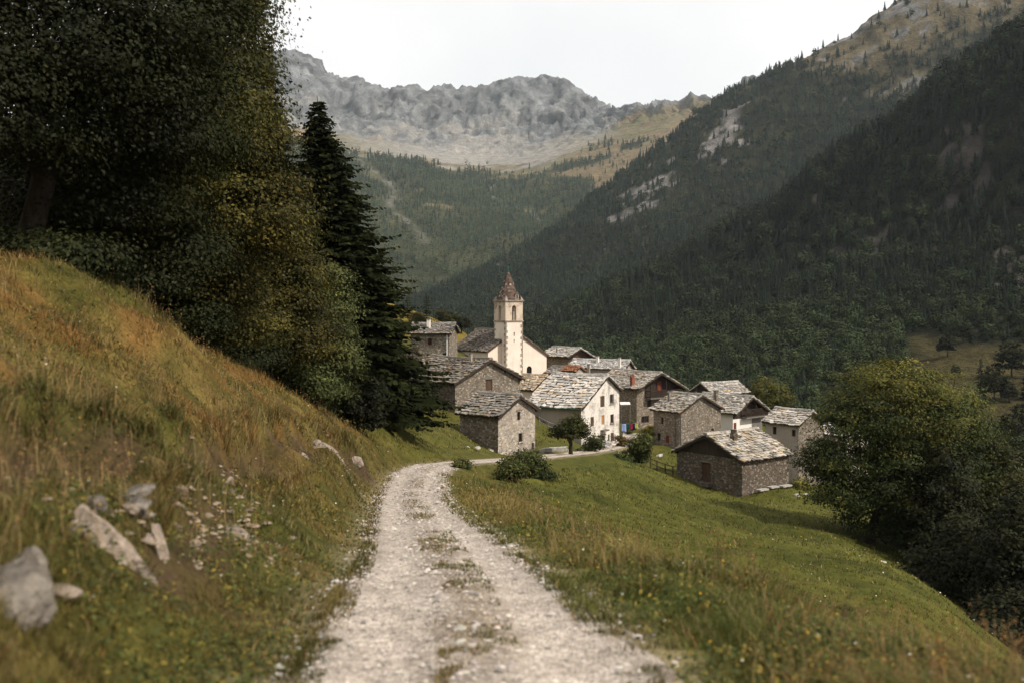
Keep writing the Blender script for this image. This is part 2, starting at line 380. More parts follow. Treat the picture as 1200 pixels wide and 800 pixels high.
gz += off*(fbm(P3(gx*.35, gy*.35, 3), 3)*.28*smooth(6, 14, gy+4)+fbm(P3(gx*1.1, gy*1.1, 7), 3)*.15)+bank*(fbm(P3(gx*.8, gy*.8, 9), 3)*.40+np.abs(fbm(P3(gx*1.5, gy*1.3, 19), 2))*.22)-smooth(3.6, 6.5, rd)*(rs > 0)*smooth(48, 25, gy)*.55+smooth(1.6, 2.6, rd)*smooth(4.4, 3.2, rd)*(rs > 0)*smooth(45, 20, gy)*.16
# eroded lip where the bank is cut, terracettes across the meadow
gz += off*smooth(8, 3, np.abs(gx-12))*(gy > 22)*(gy < 85)*fbm(P3(gx*.25, gy*.9, 31), 3)*.16
LIP = [np.array([W(*q)[:2] for q in seg_]) for seg_ in ([(-60, 520, 7.6), (0, 505, 9.0), (60, 500, 10.2), (130, 520, 11.2), (185, 545, 11.6)], [(215, 525, 15), (270, 512, 19), (310, 498, 24), (345, 500, 28)], [(362, 498, 30.5), (390, 500, 35), (420, 525, 38.5)], [(150, 640, 7.9), (215, 600, 10.6), (262, 590, 12.4)])]
def lip_d(x, y):
    best = np.full(len(x), 99.); m = np.where((y > 4) & (y < 50) & (x < 1) & (x > -14))[0]
    for Pl in LIP:
        for a, b in zip(Pl[:-1], Pl[1:]):
            ab = b-a; t_ = np.clip(((x[m]-a[0])*ab[0]+(y[m]-a[1])*ab[1])/(ab@ab), 0, 1)
            dx, dy = x[m]-a[0]-t_*ab[0], y[m]-a[1]-t_*ab[1]; n_ = np.array([ab[1], -ab[0]])/np.linalg.norm(ab)   # towards the road
            d = np.hypot(dx, dy); sg = np.sign(dx*n_[0]+dy*n_[1]); v = d*np.where(sg == 0, 1, sg); k = np.abs(v) < np.abs(best[m]); best[m[k]] = v[k]
    return best
ld_ = lip_d(gx, gy)+.12*fbm(P3(gx*1.7, gy*1.7, 40), 3); lsc = .6+gy/40
cut = smooth(-.04, .16, ld_/lsc)*smooth(1.5, .5, ld_/lsc)*np.clip(.85+fbm(P3(gx*.9, gy*.9, 41), 2), .3, 1.2)
gz -= off*cut*.62*np.minimum(lsc, 1.2); gz += off*.16*np.exp(-((ld_/lsc+.12)/.2)**2)
rb = smooth(2.6, 1.35, rd)
gz = gz*(1-rb)+(rz-.05-.05*smooth(1.15, .8, rd))*rb
GZ = gz.reshape(GX.shape)
def ground(x, y):
    x = np.atleast_1d(np.asarray(x, float)); y = np.atleast_1d(np.asarray(y, float))
    i = np.clip(np.searchsorted(xs, x)-1, 0, len(xs)-2); j = np.clip(np.searchsorted(ys, y)-1, 0, len(ys)-2)
    u = (x-xs[i])/(xs[i+1]-xs[i]); v = (y-ys[j])/(ys[j+1]-ys[j])
    return (GZ[j, i]*(1-u)+GZ[j, i+1]*u)*(1-v)+(GZ[j+1, i]*(1-u)+GZ[j+1, i+1]*u)*v
def g1(x, y): return float(ground(x, y)[0])
def on_ray(px, Y): x = (px-CX)/FPX*Y; return np.array([x, Y, g1(x, Y)])

# colour zones of the ground cover
def cover(x, y):
    """returns rgb of grass cover and 'bare' fraction"""
    n1 = fbm(P3(x*.22, y*.16, 1.5), 4); n2 = fbm(P3(x*.8, y*.6, 5.5), 3); n3 = fbm(P3(x*2.5, y*2., 8.5), 2)
    green = np.array([.060, .072, .014]); olive = np.array([.095, .085, .020]); straw = np.array([.20, .15, .048]); rust = np.array([.13, .075, .028]); lush = np.array([.062, .070, .014])
    rd, rz, sd = road_dist(x, y)
    left = (sd < 0) & (y < 62) | (x < -9) & (y < 50)
    a = np.clip(.5+n1*1.1+n2*1.1, 0, 1)[:, None]
    c = green*(1-a)+olive*a
    lb = (left*.6)[:, None]; c = c*(1-lb)+lb*(np.array([.085, .070, .020])*(1-a)+np.array([.125, .088, .028])*a)
    # left bank: ochre and rust above, greener by the road
    hl = np.where(left, smooth(1.5, 6, rd), 0)*(.62+1.1*n1+.9*n2)
    hl = np.clip(hl, 0, .85)[:, None]
    c = c*(1-hl)+(straw*.75+rust*.25)*hl
    k = np.where(left, np.clip(n2*1.3-.1, 0, .8), 0)[:, None]; c = c*(1-k)+rust*k*.8+olive*k*.2
    dk = np.where(left, np.clip(fbm(P3(x*1.3, y*1.0, 21.), 3)*2.2, 0, 1), 0)[:, None]; c = c*(1-dk*.65)+np.array([.040, .043, .011])*dk*.65
    rr_ = np.where(left, np.clip(fbm(P3(x*.9, y*.7, 33.), 3)*2.4-.1, 0, 1)*smooth(2, 5, rd), 0)[:, None]; c = c*(1-rr_*.7)+np.array([.19, .095, .032])*rr_*.7
    # right verge: straw along the brow, meadow green below
    vr = np.where(~left, smooth(1.2, 2.2, rd)*smooth(8, 4.2, rd)*smooth(60, 25, y), 0)*np.clip(.45+n1+n2*.9, 0, 1)
    vr = vr[:, None]; c = c*(1-vr)+straw*vr
    md = np.where((~left) & (rd > 5) & (y > 20), .75, 0)[:, None]; c = c*(1-md)+(lush*.5+np.array([.100, .098, .020])*.5)*md*(1+.7*n1[:, None]+.4*n2[:, None])
    hill = (smooth(6, -1, x+n1*4)*smooth(48, 56, y+n2*5))[:, None]; c = c*(1-hill)+hill*np.array([.088, .084, .02])*(1+.4*n2[:, None])
    yel = (smooth(134, 142, y+n2*5)*smooth(8, 2, x))[:, None]; c = c*(1-yel)+yel*np.array([.17, .125, .025])*(1+.4*n2[:, None])
    bare = np.where(left & (y < 45), np.clip((n2*1.2+n3*.5-.28)*2.2, 0, 1)*smooth(1.3, 2.2, rd)*smooth(7, 3.5, rd), 0)
    lp = lip_d(x, y)+.12*fbm(P3(x*1.7, y*1.7, 40), 3); q_ = lp/(.6+y/40); bare = np.maximum(bare, smooth(-.02, .1, q_)*smooth(.95, .4, q_)*np.clip(1.05+n3, .3, 1))
    return np.clip(c, .004, 1), np.clip(bare, 0, 1)
gc, gbare = cover(gx, gy)
shaded_soil = np.array([.055, .036, .022])  # bare earth, with the deep shade of the cut bank put into its colour
gcol = gc*.75*(1-gbare[:, None])+shaded_soil*gbare[:, None]
edge = smooth(1.9, 1.2, rd)[:, None]; gcol = gcol*(1-edge)+np.array([.22, .18, .12])*edge
ny, nx = GX.shape
ii = (np.arange(ny-1)[:, None]*nx+np.arange(nx-1)[None]).ravel()
quads = np.stack([ii, ii+1, ii+nx+1, ii+nx], 1)
t = NT('meadow_ground'); pz = t.pos()
n = t.noise(pz, 1.6, 6, .6); n2 = t.noise(pz, 14, 5, .6); n3 = t.noise(pz, .35, 4)
c = t.mix(1, t.attr(), t.ramp(n, [(.3, (.6, .65, .55)), (.7, (1.35, 1.3, 1.2))]), 'MULTIPLY')
c = t.mix(1, c, t.ramp(n2, [(.3, (.62, .62, .6)), (.7, (1.38, 1.36, 1.3))]), 'MULTIPLY')
M['ground'] = t.finish(c, .95, t.math('ADD', n2, n), .6, .08, .08)
tag(npmesh('ground', np.stack([gx, gy, gz], 1), [quads], M['ground'], col=gcol, smooth_=True), kind='structure')

# ------------------------------------------------------------------ road
nr = len(road_c); T = np.gradient(road_c[:, :2], axis=0); T /= np.linalg.norm(T, axis=1)[:, None]
NRM = np.stack([T[:, 1], -T[:, 0]], 1)
ac = np.linspace(-1, 1, 21); RV = []; RCOL = []
arcl = np.arange(nr)*.25
el = 1+.10*vnoise(P3(arcl*.55, 0, 1))+.07*vnoise(P3(arcl*2.1, 0, 2)); er = 1+.10*vnoise(P3(arcl*.55, 0, 11))+.07*vnoise(P3(arcl*2.1, 0, 12))
for a in ac:
    off_ = np.where(a < 0, a*el, a*er)*road_w(road_c[:, 1])*1.02
    p = road_c[:, :2]+NRM*off_[:, None]
    rut = -.035*np.exp(-((abs(a)-.52)/.2)**2)+.02*np.exp(-(a/.2)**2)-.03*max(0, abs(a)-.85)/.15
    z = road_c[:, 2]+rut+.012*fbm(P3(p[:, 0]*2.5, p[:, 1]*2.5, 2), 3)
    RV.append(np.concatenate([p, z[:, None]], 1))
    mid = np.exp(-((a-.06)/.24)**2)*np.clip(.62+1.7*fbm(P3(p[:, 0]*.9, p[:, 1]*.45, 5), 3), 0, 1)
    edg = smooth(.80, 1.0, abs(a))*np.clip(.6+fbm(P3(p[:, 0]*1.2, p[:, 1]*1.2, 6), 3), 0, 1)
    k = np.clip(np.maximum(mid*.9, edg), 0, 1)[:, None]
    tr = np.exp(-((abs(a)-.5)/.25)**2)
    base = np.array([.385, .34, .30])*(.84+.26*tr)
    RCOL.append(base[None]*(1-k*.75)+np.array([.15, .105, .05])[None]*k*.75)
RV = np.stack(RV, 1).reshape(-1, 3); RCOL = np.stack(RCOL, 1).reshape(-1, 3); na_ = len(ac)
ii = (np.arange(nr-1)[:, None]*na_+np.arange(na_-1)[None]).ravel()
t = NT('gravel_road'); pz = t.pos()
n = t.noise(pz, 2.2, 6, .6); v1 = t.n('ShaderNodeTexVoronoi'); t.l(pz, v1.inputs['Vector']); v1.inputs['Scale'].default_value = 26
v2 = t.n('ShaderNodeTexVoronoi'); t.l(pz, v2.inputs['Vector']); v2.inputs['Scale'].default_value = 60
s1 = t.n('ShaderNodeSeparateColor'); t.l(v1.outputs['Color'], s1.inputs[0]); s2 = t.n('ShaderNodeSeparateColor'); t.l(v2.outputs['Color'], s2.inputs[0])
c = t.mix(1, t.attr(), t.ramp(n, [(.3, (.72, .70, .67)), (.7, (1.2, 1.19, 1.17))]), 'MULTIPLY')
c = t.mix(1, c, t.ramp(s2.outputs[0], [(0, (.62, .61, .6)), (.5, (.98, .97, .96)), (1, (1.4, 1.4, 1.4))]), 'MULTIPLY')
c = t.mix(1, c, t.ramp(s1.outputs[0], [(0, (.70, .69, .68)), (.5, (1, 1, 1)), (1, (1.28, 1.28, 1.28))]), 'MULTIPLY')
h = t.math('ADD', t.math('MULTIPLY', v1.outputs['Distance'], -1.), t.math('MULTIPLY', v2.outputs['Distance'], -.5))
M['road'] = t.finish(c, .95, h, .7, .03, .1)
tag(npmesh('road', RV, [np.stack([ii, ii+1, ii+na_+1, ii+na_], 1)[:, ::-1]], M['road'], col=RCOL, smooth_=True), kind='structure')

# ------------------------------------------------------------------ mountains (lofted slopes with their own distance and relief)
def loft(name, rows, pxs, nv, amp, wav, mat, ridge_rows, seed, colf=None, crag=(0, 0, 0, 0)):
    U = []
    for r in rows:
        r = np.array(sorted(r), float)
        py = np.interp(pxs, r[:, 0], r[:, 1]); Y = np.interp(pxs, r[:, 0], r[:, 2])
        k = np.array([1, 2, 3, 2, 1.])/9
        if len(pxs) > 60 and len(r) < 12:
            py = np.convolve(np.pad(py, 2, 'edge'), k, 'valid'); Y = np.convolve(np.pad(Y, 2, 'edge'), k, 'valid')
        U.append(np.stack([(pxs-CX)/FPX*Y, Y, (HY-py)/FPX*Y], 1))
    U = np.array(U)
    back = U[-1].copy(); back[:, 1] += 250; back[:, 0] *= 1+250/U[-1][:, 1]; back[:, 2] = back[:, 2]*.55-60
    U = np.concatenate([U, back[None]])
    V = catmull(U, nv)                     # (nv_total, nu, 3)
    vpar = np.linspace(0, len(U)-1, len(V))
    du = np.gradient(V, axis=1); dv = np.gradient(V, axis=0); N = np.cross(du, dv); N /= np.linalg.norm(N, axis=2)[..., None]+1e-9
    p = V/wav
    d = fbm(p+seed, 6, .52, True)*.7+fbm(p*.5+seed+9, 3)*.6
    am = np.interp(vpar, np.arange(len(U)), list(amp)+[amp[-1]])[:, None]
    cr = fbm(V/np.array([wav*.2, wav*.2, wav*1.3])+seed+4, 5, .6, True); cm = np.interp(vpar, np.arange(len(U)), list(crag)+[crag[-1]])[:, None]
    cr = cr-cr.mean(); d = d-d.mean(); V = V+N*(d*am+cr*cm)[..., None]
    nvv, nu = V.shape[:2]
    ii = (np.arange(nvv-1)[:, None]*nu+np.arange(nu-1)[None]).ravel()
    q = np.stack([ii, ii+1, ii+nu+1, ii+nu], 1)
    c = None
    if colf is not None: c = colf(V, vpar, pxs).reshape(-1, 3)
    o = npmesh(name, V.reshape(-1, 3), [q], mat, col=c, smooth_=True)
    tag(o, kind='structure'); return V, vpar

t = NT('mountain_ground'); pz = t.pos()
nA = t.noise(pz, .012, 8, .62); nB = t.noise(pz, .06, 7, .65); nC = t.noise(pz, .3, 5, .65)
c = t.mix(1, t.attr(), t.ramp(nB, [(.3, (.62, .63, .64)), (.7, (1.36, 1.34, 1.3))]), 'MULTIPLY')
c = t.mix(1, c, t.ramp(nC, [(.3, (.7, .7, .7)), (.7, (1.3, 1.3, 1.3))]), 'MULTIPLY')
M['mountain'] = t.finish(c, .95, t.math('ADD', t.math('MULTIPLY', nB, 2), nC), .8, 6., .08)

ROCK = np.array([.135, .14, .145]); SCREE = np.array([.25, .235, .215]); ALP = np.array([.165, .125, .075]); ALPG = np.array([.10, .098, .05]); FLOOR = np.array([.040, .045, .020])
def lerp(a, b, k): return a*(1-k[..., None])+b*k[..., None]
pxC = np.linspace(60, 1080, 420)
C_rows = [
 [(0, 420, 900), (300, 420, 950), (500, 410, 1000), (700, 400, 1100), (1100, 390, 1300)],
 [(0, 300, 1350), (300, 300, 1400), (430, 300, 1450), (500, 305, 1500), (600, 300, 1500), (700, 290, 1550), (1100, 280, 1700)],
 [(0, 240, 1900), (300, 230, 1850), (430, 235, 1850), (560, 245, 1900), (680, 235, 1900), (760, 215, 1950), (1100, 190, 2100)],
 [(0, 190, 2350), (300, 172, 2250), (420, 186, 2250), (480, 192, 2300), (560, 200, 2350), (610, 196, 2350), (660, 186, 2300), (720, 170, 2300), (800, 150, 2300), (1100, 130, 2400)],
 [(0, 180, 2700), (300, 150, 2650), (420, 166, 2650), (500, 179, 2700), (570, 187, 2750), (620, 183, 2700), (680, 166, 2650), (740, 151, 2600), (800, 140, 2500), (1100, 120, 2600)],
 [(0, 130, 3000), (300, 112, 3000), (400, 140, 3000), (480, 148, 3050), (550, 150, 3050), (620, 148, 3050), (680, 146, 3000), (740, 142, 2800), (800, 132, 2650), (1100, 105, 2700)],
 [(0, 110, 3300), (200, 92, 3300), (280, 78, 3300), (320, 69, 3300), (335, 66, 3300), (345, 67, 3300), (360, 73, 3300), (375, 80, 3300), (385, 89, 3300), (400, 97, 3300), (418, 98, 3300), (440, 109, 3300), (455, 112, 3300), (480, 108, 3300), (500, 106, 3300), (520, 103, 3300), (535, 107, 3300), (560, 107, 3300), (575, 104, 3300), (590, 101, 3300), (603, 96, 3300), (615, 95, 3300), (630, 97, 3300), (645, 97, 3300), (660, 102, 3250), (680, 116, 3250), (700, 129, 3200), (712, 137, 3150), (722, 138, 3000), (740, 134, 2950), (765, 132, 2850), (790, 128, 2800), (812, 124, 2800), (835, 121, 2750), (870, 100, 2700), (1000, 90, 2700), (1100, 80, 2700)]]
def colC(V, vp, pxs):
    n1 = fbm(V/260+3, 5); n2 = fbm(V/70+8, 5); n3 = fbm(V/25+4, 4)
    v = vp[:, None]+0*V[..., 0]; px = pxs[None]+0*V[..., 0]
    c = lerp(np.broadcast_to(FLOOR*.8, V.shape), ALPG*.7, np.clip(.2+n2*1.4, 0, 1))
    alp = smooth(2.65, 3.1, v+n1*1.1+n2*.45+.25*smooth(600, 720, px)+.25*smooth(470, 330, px)); c = lerp(c, lerp(np.broadcast_to(ALP, V.shape), ALPG*1.1, np.clip(.45+1.6*n2, 0, 1))*(1+.5*n3[..., None]), alp)
    sc = smooth(2.95, 3.35, v+n2*.7+n1*.3)*np.clip(1-np.abs(px-560)/170, 0, 1)**.6; c = lerp(c, SCREE*(1+.15*n3[..., None]), np.clip(sc*1.3, 0, 1))
    rk = smooth(4.15, 4.6, v+n2*.5-.9*smooth(690, 760, px)*1.2); n5 = fbm(V/np.array([34, 34, 150])+6, 4); c = lerp(c, ROCK*np.clip(1+.9*n5[..., None]+.5*n3[..., None]+.3*n2[..., None], .3, 2), rk)
    ap = smooth(.15, .4, n1)*smooth(4.4, 3.6, v)*smooth(2.9, 3.3, v); c = lerp(c, SCREE*.9, ap*.7)
    tongue = smooth(.1, .35, n2+.35*n1)*rk*smooth(5.6, 4.9, v)*.8; c = lerp(c, SCREE*.95, tongue)
    # debris gully running down the left
    gl = np.exp(-((px-(432+(2.9-v)*34+10*np.sin(v*6)))/4.5)**2)*smooth(.9, 1.3, v)*smooth(3.1, 2.7, v); c = lerp(c, SCREE*.7, np.clip(gl*(.4+1.1*n3), 0, .7))
    gl2 = np.exp(-((px-(640-(v-1.2)*46+14*np.sin(v*5)))/3.5)**2)*smooth(1.0, 1.4, v)*smooth(2.9, 2.4, v); c = lerp(c, SCREE*.7, np.clip(gl2*(.35+1.2*n3), 0, .7))
    gp = smooth(.10, .28, n2+.7*smooth(620, 740, px)-.24)*smooth(1.2, 1.8, v)*(v < 3.2); c = lerp(c, ALP, np.clip(gp, 0, 1)*.9)
    return np.clip(c, .01, .7)
VC, vC = loft('mountain', C_rows, pxC, 46, [5, 14, 20, 8, 7, 20, 13], 330., M['mountain'], 0, 3.1, colC, (2, 8, 8, 4, 6, 52, 30))

pxR2 = np.linspace(430, 1500, 380)
R2_rows = [
 [(400, 400, 620), (520, 400, 620), (600, 430, 560), (700, 445, 540), (852, 430, 640), (1000, 380, 800), (1500, 360, 800)],
 [(400, 378, 800), (520, 372, 820), (600, 372, 800), (700, 360, 800), (852, 320, 850), (1000, 250, 960), (1200, 180, 1000), (1500, 100, 980)],
 [(400, 368, 960), (520, 352, 1000), (600, 335, 1020), (700, 300, 1040), (800, 250, 1060), (852, 215, 1100), (1000, 140, 1180), (1200, 40, 1200), (1500, -60, 1180)],
 [(400, 362, 1100), (470, 356, 1120), (510, 345, 1150), (540, 332, 1180), (560, 325, 1200), (600, 303, 1250), (640, 280, 1300), (670, 256, 1330), (700, 231, 1350), (730, 208, 1380), (760, 186, 1400), (780, 170, 1410), (800, 156, 1420), (820, 138, 1430), (850, 121, 1450), (870, 110, 1450), (890, 101, 1450), (910, 88, 1450), (935, 76, 1450), (965, 63, 1450), (1000, 46, 1450), (1025, 28, 1450), (1065, 0, 1450), (1150, -60, 1450), (1300, -150, 1450), (1500, -250, 1400)]]
def colR2(V, vp, pxs):
    n1 = fbm(V/150+1, 4); n2 = fbm(V/45+5, 5); n3 = fbm(V/14+2, 3); n4 = fbm(V/np.array([22, 22, 60])+6, 4)
    v = vp[:, None]+0*V[..., 0]; px = pxs[None]+0*V[..., 0]
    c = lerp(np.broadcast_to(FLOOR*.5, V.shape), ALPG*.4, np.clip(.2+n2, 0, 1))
    top = smooth(.0, .35, (v-2.15)*.9+n2*.35+smooth(850, 1080, px)*.75-.55); c = lerp(c, np.array([.11, .088, .052])*(1+.5*n2[..., None]), top)
    rk = smooth(.12, .3, n2+.25*n3-.05)*top; c = lerp(c, ROCK*.95, rk*.8)
    for (cx, cv, sx, sv) in ((765, 2.45, 45, .22), (850, 2.45, 40, .25), (735, 2.25, 26, .16), (1000, 2.75, 60, .2)):
        b = np.exp(-((px-cx)/sx)**2-((v-cv)/sv)**2); c = lerp(c, np.array([.15, .14, .135])*np.clip(1+1.4*n3[..., None], .3, 2), smooth(.5, .7, b*.75+.9*n4+.25*n2)*.9)
    return np.clip(c, .006, .6)
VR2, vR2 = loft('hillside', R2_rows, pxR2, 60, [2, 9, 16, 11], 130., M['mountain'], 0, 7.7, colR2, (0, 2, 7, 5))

pxR1 = np.linspace(560, 1700, 380)
R1_rows = [
 [(500, 470, 420), (640, 480, 330), (760, 500, 270), (900, 520, 225), (1050, 560, 190), (1250, 600, 160), (1700, 700, 120)],
 [(500, 440, 560), (640, 430, 500), (760, 420, 430), (900, 405, 380), (1050, 400, 330), (1120, 420, 285), (1250, 430, 265), (1700, 480, 200)],
 [(500, 420, 640), (640, 400, 600), (760, 360, 590), (900, 335, 560), (1050, 300, 510), (1250, 260, 440), (1700, 200, 330)],
 [(500, 410, 720), (640, 380, 700), (760, 335, 720), (852, 284, 720), (880, 268, 715), (910, 250, 705), (936, 221, 695), (962, 196, 685), (1000, 178, 670), (1036, 160, 655), (1070, 140, 640), (1088, 124, 630), (1104, 102, 620), (1130, 88, 610), (1162, 67, 600), (1200, 43, 590), (1300, -20, 560), (1700, -250, 450)]]
def colR1(V, vp, pxs):
    n2 = fbm(V/30+5, 5); n3 = fbm(V/9+2, 3); n4 = fbm(V/np.array([12, 12, 34])+6, 4); v = vp[:, None]+0*V[..., 0]; px = pxs[None]+0*V[..., 0]
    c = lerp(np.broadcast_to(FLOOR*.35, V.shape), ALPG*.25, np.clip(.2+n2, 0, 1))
    mead = smooth(.5, .62, v+.08*n2)*smooth(1.16, 1.02, v+.1*n2)*smooth(1045, 1085, px+30*n2); c = lerp(c, np.array([.055, .046, .018])*(1+.4*n2[..., None]), mead)
    for (cx, cv, sx, sv) in ((945, 2.25, 40, .22), (1010, 2.1, 50, .2), (1140, 2.35, 40, .3), (870, 2.0, 40, .15), (1190, 1.75, 30, .25), (1120, 1.95, 40, .15)):
        b = np.exp(-((px-cx)/sx)**2-((v-cv)/sv)**2); c = lerp(c, np.array([.075, .064, .058])*(1+1.*n3[..., None]), smooth(.5, .7, b*.75+.9*n4+.2*n2)*.9)
    return np.clip(c, .004, .5)
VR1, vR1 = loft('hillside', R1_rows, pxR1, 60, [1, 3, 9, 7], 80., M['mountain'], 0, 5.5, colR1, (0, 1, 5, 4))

# ------------------------------------------------------------------ far forests (one mass each)
def proto_conifer(tiers, nseg, rng):
    """jagged tiers of drooping fronds around a leader, unit height"""
    V = []; F = []
    for k in range(tiers):
        f = k/tiers; z1 = .06+.90*f; r = .20*(1-f)**.85+.015; ztop = z1+1.5*(.9/tiers)
        for s in range(nseg):
            a = 2*PI*(s+rng.uniform(-.3, .3)+.5*(k % 2))/nseg; w = PI/nseg*1.25; rr = r*rng.uniform(.72, 1.2)
            b = len(V)
            V += [(0, 0, ztop), (rr*.75*math.cos(a-w), rr*.75*math.sin(a-w), z1-.01), (rr*math.cos(a), rr*math.sin(a), z1-.05*rng.uniform(.3, 1.4)), (rr*.75*math.cos(a+w), rr*.75*math.sin(a+w), z1-.01)]
            F.append((b, b+1, b+2, b+3))
    return np.array(V), np.array(F)
def proto_broad(n, rng, sz=1.0):
    V = []; F = []
    for i in range(n):
        d = rng.normal(size=3); d /= np.linalg.norm(d); r = rng.uniform(.6, 1)
        c = d*np.array([.30, .30, .36])*r; c *= 1+.5*vnoise(np.array([c*5+rng.integers(0, 3)*7+3]))[0]; c[2] += .55
        nn = d*1.2+np.array([0, 0, .25])+rng.normal(size=3)*.42; nn /= np.linalg.norm(nn); u = np.cross(nn, rng.normal(size=3)); u /= np.linalg.norm(u); w = np.cross(nn, u); s = rng.uniform(.06, .12)*sz
        b = len(V); V += [c-u*s, c-w*s*.8, c+u*s, c+w*s*.8]; F.append((b, b+1, b+2, b+3))
    return np.array(V), np.array(F)
def forest(name, VV, vpar, pxs, n, mask, hpx, protos, colf, label=None, seed=1):
    rng = np.random.default_rng(seed); nv, nu = VV.shape[:2]
    fu = rng.uniform(0, nu-1.001, n*6); fv = rng.uniform(0, nv-1.001, n*6)
    i = fu.astype(int); j = fv.astype(int); a = (fu-i)[:, None]; b = (fv-j)[:, None]
    P = (VV[j, i]*(1-a)+VV[j, i+1]*a)*(1-b)+(VV[j+1, i]*(1-a)+VV[j+1, i+1]*a)*b
    pv = np.interp(fv, np.arange(nv), vpar); px = np.interp(fu, np.arange(nu), pxs)
    prob, kind = mask(px, pv, P)
    # inside the view (plus a margin) only
    sx = CX+FPX*P[:, 0]/P[:, 1]; keep = (rng.uniform(size=len(P)) < prob) & (sx > 330) & (sx < 1290)
    idx = np.where(keep)[0][:n]
    Vs = []; Fs = []; Cs = []; base = 0
    for k in range(len(protos)):
        ids = idx[(kind[idx] == protos[k][2])]
        same = [q for q in range(len(protos)) if protos[q][2] == protos[k][2]]
        ids = ids[(np.arange(len(ids)) % len(same)) == same.index(k)]
        if len(ids) == 0: continue
        pv_, pf_ = protos[k][:2]; m = len(ids)
        h = hpx(px[ids], pv[ids], rng, m)*P[ids, 1]/FPX; wd = h*rng.uniform(.85, 1.25, m)
        an = rng.uniform(0, 2*PI, m); ca, sa = np.cos(an), np.sin(an)
        x = pv_[None, :, 0]*wd[:, None]; y = pv_[None, :, 1]*wd[:, None]; z = pv_[None, :, 2]*h[:, None]
        X = x*ca[:, None]-y*sa[:, None]+P[ids, 0][:, None]; Yv = x*sa[:, None]+y*ca[:, None]+P[ids, 1][:, None]; Z = z+P[ids, 2][:, None]-.06*h[:, None]
        Vs.append(np.stack([X, Yv, Z], -1).reshape(-1, 3)); nvp = len(pv_)
        Fs.append((pf_[None]+(np.arange(m)*nvp)[:, None, None]+base).reshape(-1, 4)); base += m*nvp
        Cs.append(np.repeat(colf(px[ids], pv[ids], P[ids], protos[k][2], rng), nvp, 0))
    o = npmesh(name, np.concatenate(Vs), [np.concatenate(Fs)], M['far_leaf'], col=np.concatenate(Cs))
    return tag(o, kind='stuff')
rg = np.random.default_rng(5)
far_protos = [(*proto_conifer(4, 5, rg), 0) for _ in range(3)]+[(*proto_broad(22, rg), 1) for _ in range(2)]
mid_protos = [(*proto_conifer(7, 6, rg), 0) for _ in range(4)]+[(*proto_broad(80, rg, .85), 1) for _ in range(3)]
near_protos = [(*proto_conifer(13, 8, rg), 0) for _ in range(4)]+[(*proto_broad(230, rg, .55), 1) for _ in range(5)]
def maskC(px, v, P):
    n1 = fbm(P/260+3, 4); n2 = fbm(P/70+8, 4)
    p = smooth(3.15, 2.45, v+n1*1.1+n2*.3+.25*smooth(600, 720, px)+n2*.25)*smooth(.1, .5, v)
    p *= 1-.92*np.exp(-((px-(432+(2.9-v)*34+10*np.sin(v*6)))/7.)**2)*smooth(.9, 1.3, v)
    gp = smooth(.10, .28, n2+.7*smooth(620, 740, px)-.24)*smooth(1.2, 1.8, v); p *= 1-.85*gp
    return p, (np.random.default_rng(3).uniform(size=len(px)) < .35+.5*smooth(1.6, .8, v)).astype(int)
def colCf(px, v, P, k, rng):
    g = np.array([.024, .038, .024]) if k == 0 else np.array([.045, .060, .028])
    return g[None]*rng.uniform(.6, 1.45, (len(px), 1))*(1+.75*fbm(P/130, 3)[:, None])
forest('forest', VC, vC, pxC, 11000, maskC, lambda px, v, r, m: r.uniform(4.5, 8.5, m)*(1+.35*smooth(1.6, .6, v)), far_protos, colCf, seed=4)
def maskR2(px, v, P):
    n2 = fbm(P/45+5, 5); p = np.ones(len(px))
    top = smooth(.0, .35, (v-2.15)*.9+n2*.35+smooth(850, 1080, px)*.75-.55); p *= 1-.93*top
    for (cx, cv, sx, sv) in ((765, 2.45, 45, .22), (850, 2.45, 40, .25), (735, 2.25, 26, .16)):
        b = np.exp(-((px-cx)/sx)**2-((v-cv)/sv)**2); p *= 1-.8*smooth(.5, .72, b*.75+.9*fbm(P/np.array([22, 22, 60])+6, 4)+.25*n2)
    return p*(v < 3.06), (np.random.default_rng(8).uniform(size=len(px)) < .22+.4*smooth(1.3, .6, v)).astype(int)
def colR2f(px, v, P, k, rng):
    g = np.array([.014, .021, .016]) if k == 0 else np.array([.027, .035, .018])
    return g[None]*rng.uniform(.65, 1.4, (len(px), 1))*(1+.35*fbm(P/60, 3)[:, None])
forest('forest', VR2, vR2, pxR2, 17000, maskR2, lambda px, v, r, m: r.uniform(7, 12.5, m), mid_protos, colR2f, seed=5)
def maskR1(px, v, P):
    n2 = fbm(P/30+5, 5); p = np.ones(len(px))
    mead = smooth(.5, .62, v+.08*n2)*smooth(1.16, 1.02, v+.1*n2)*smooth(1045, 1085, px+30*n2); p *= 1-mead
    p = np.where(mead > .15, 0, p)
    for (cx, cv, sx, sv) in ((945, 2.25, 40, .22), (1010, 2.1, 50, .2), (1140, 2.35, 40, .3), (1190, 1.75, 30, .25)):
        b = np.exp(-((px-cx)/sx)**2-((v-cv)/sv)**2); p *= 1-.8*smooth(.5, .72, b*.75+.9*fbm(P/np.array([12, 12, 34])+6, 4)+.2*n2)
    return p*(v < 3.06), (np.random.default_rng(9).uniform(size=len(px)) < .25+.45*smooth(1.7, 1.0, v)).astype(int)
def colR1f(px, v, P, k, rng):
    g = np.array([.008, .0125, .0075]) if k == 0 else np.array([.018, .025, .010])  # cloud shadow over this slope is put into the dark foliage colour
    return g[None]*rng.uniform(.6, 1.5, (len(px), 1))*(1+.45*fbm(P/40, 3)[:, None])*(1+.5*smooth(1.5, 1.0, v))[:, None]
forest('forest', VR1, vR1, pxR1, 8000, maskR1, lambda px, v, r, m: r.uniform(15, 27, m), near_protos, colR1f, seed=6)

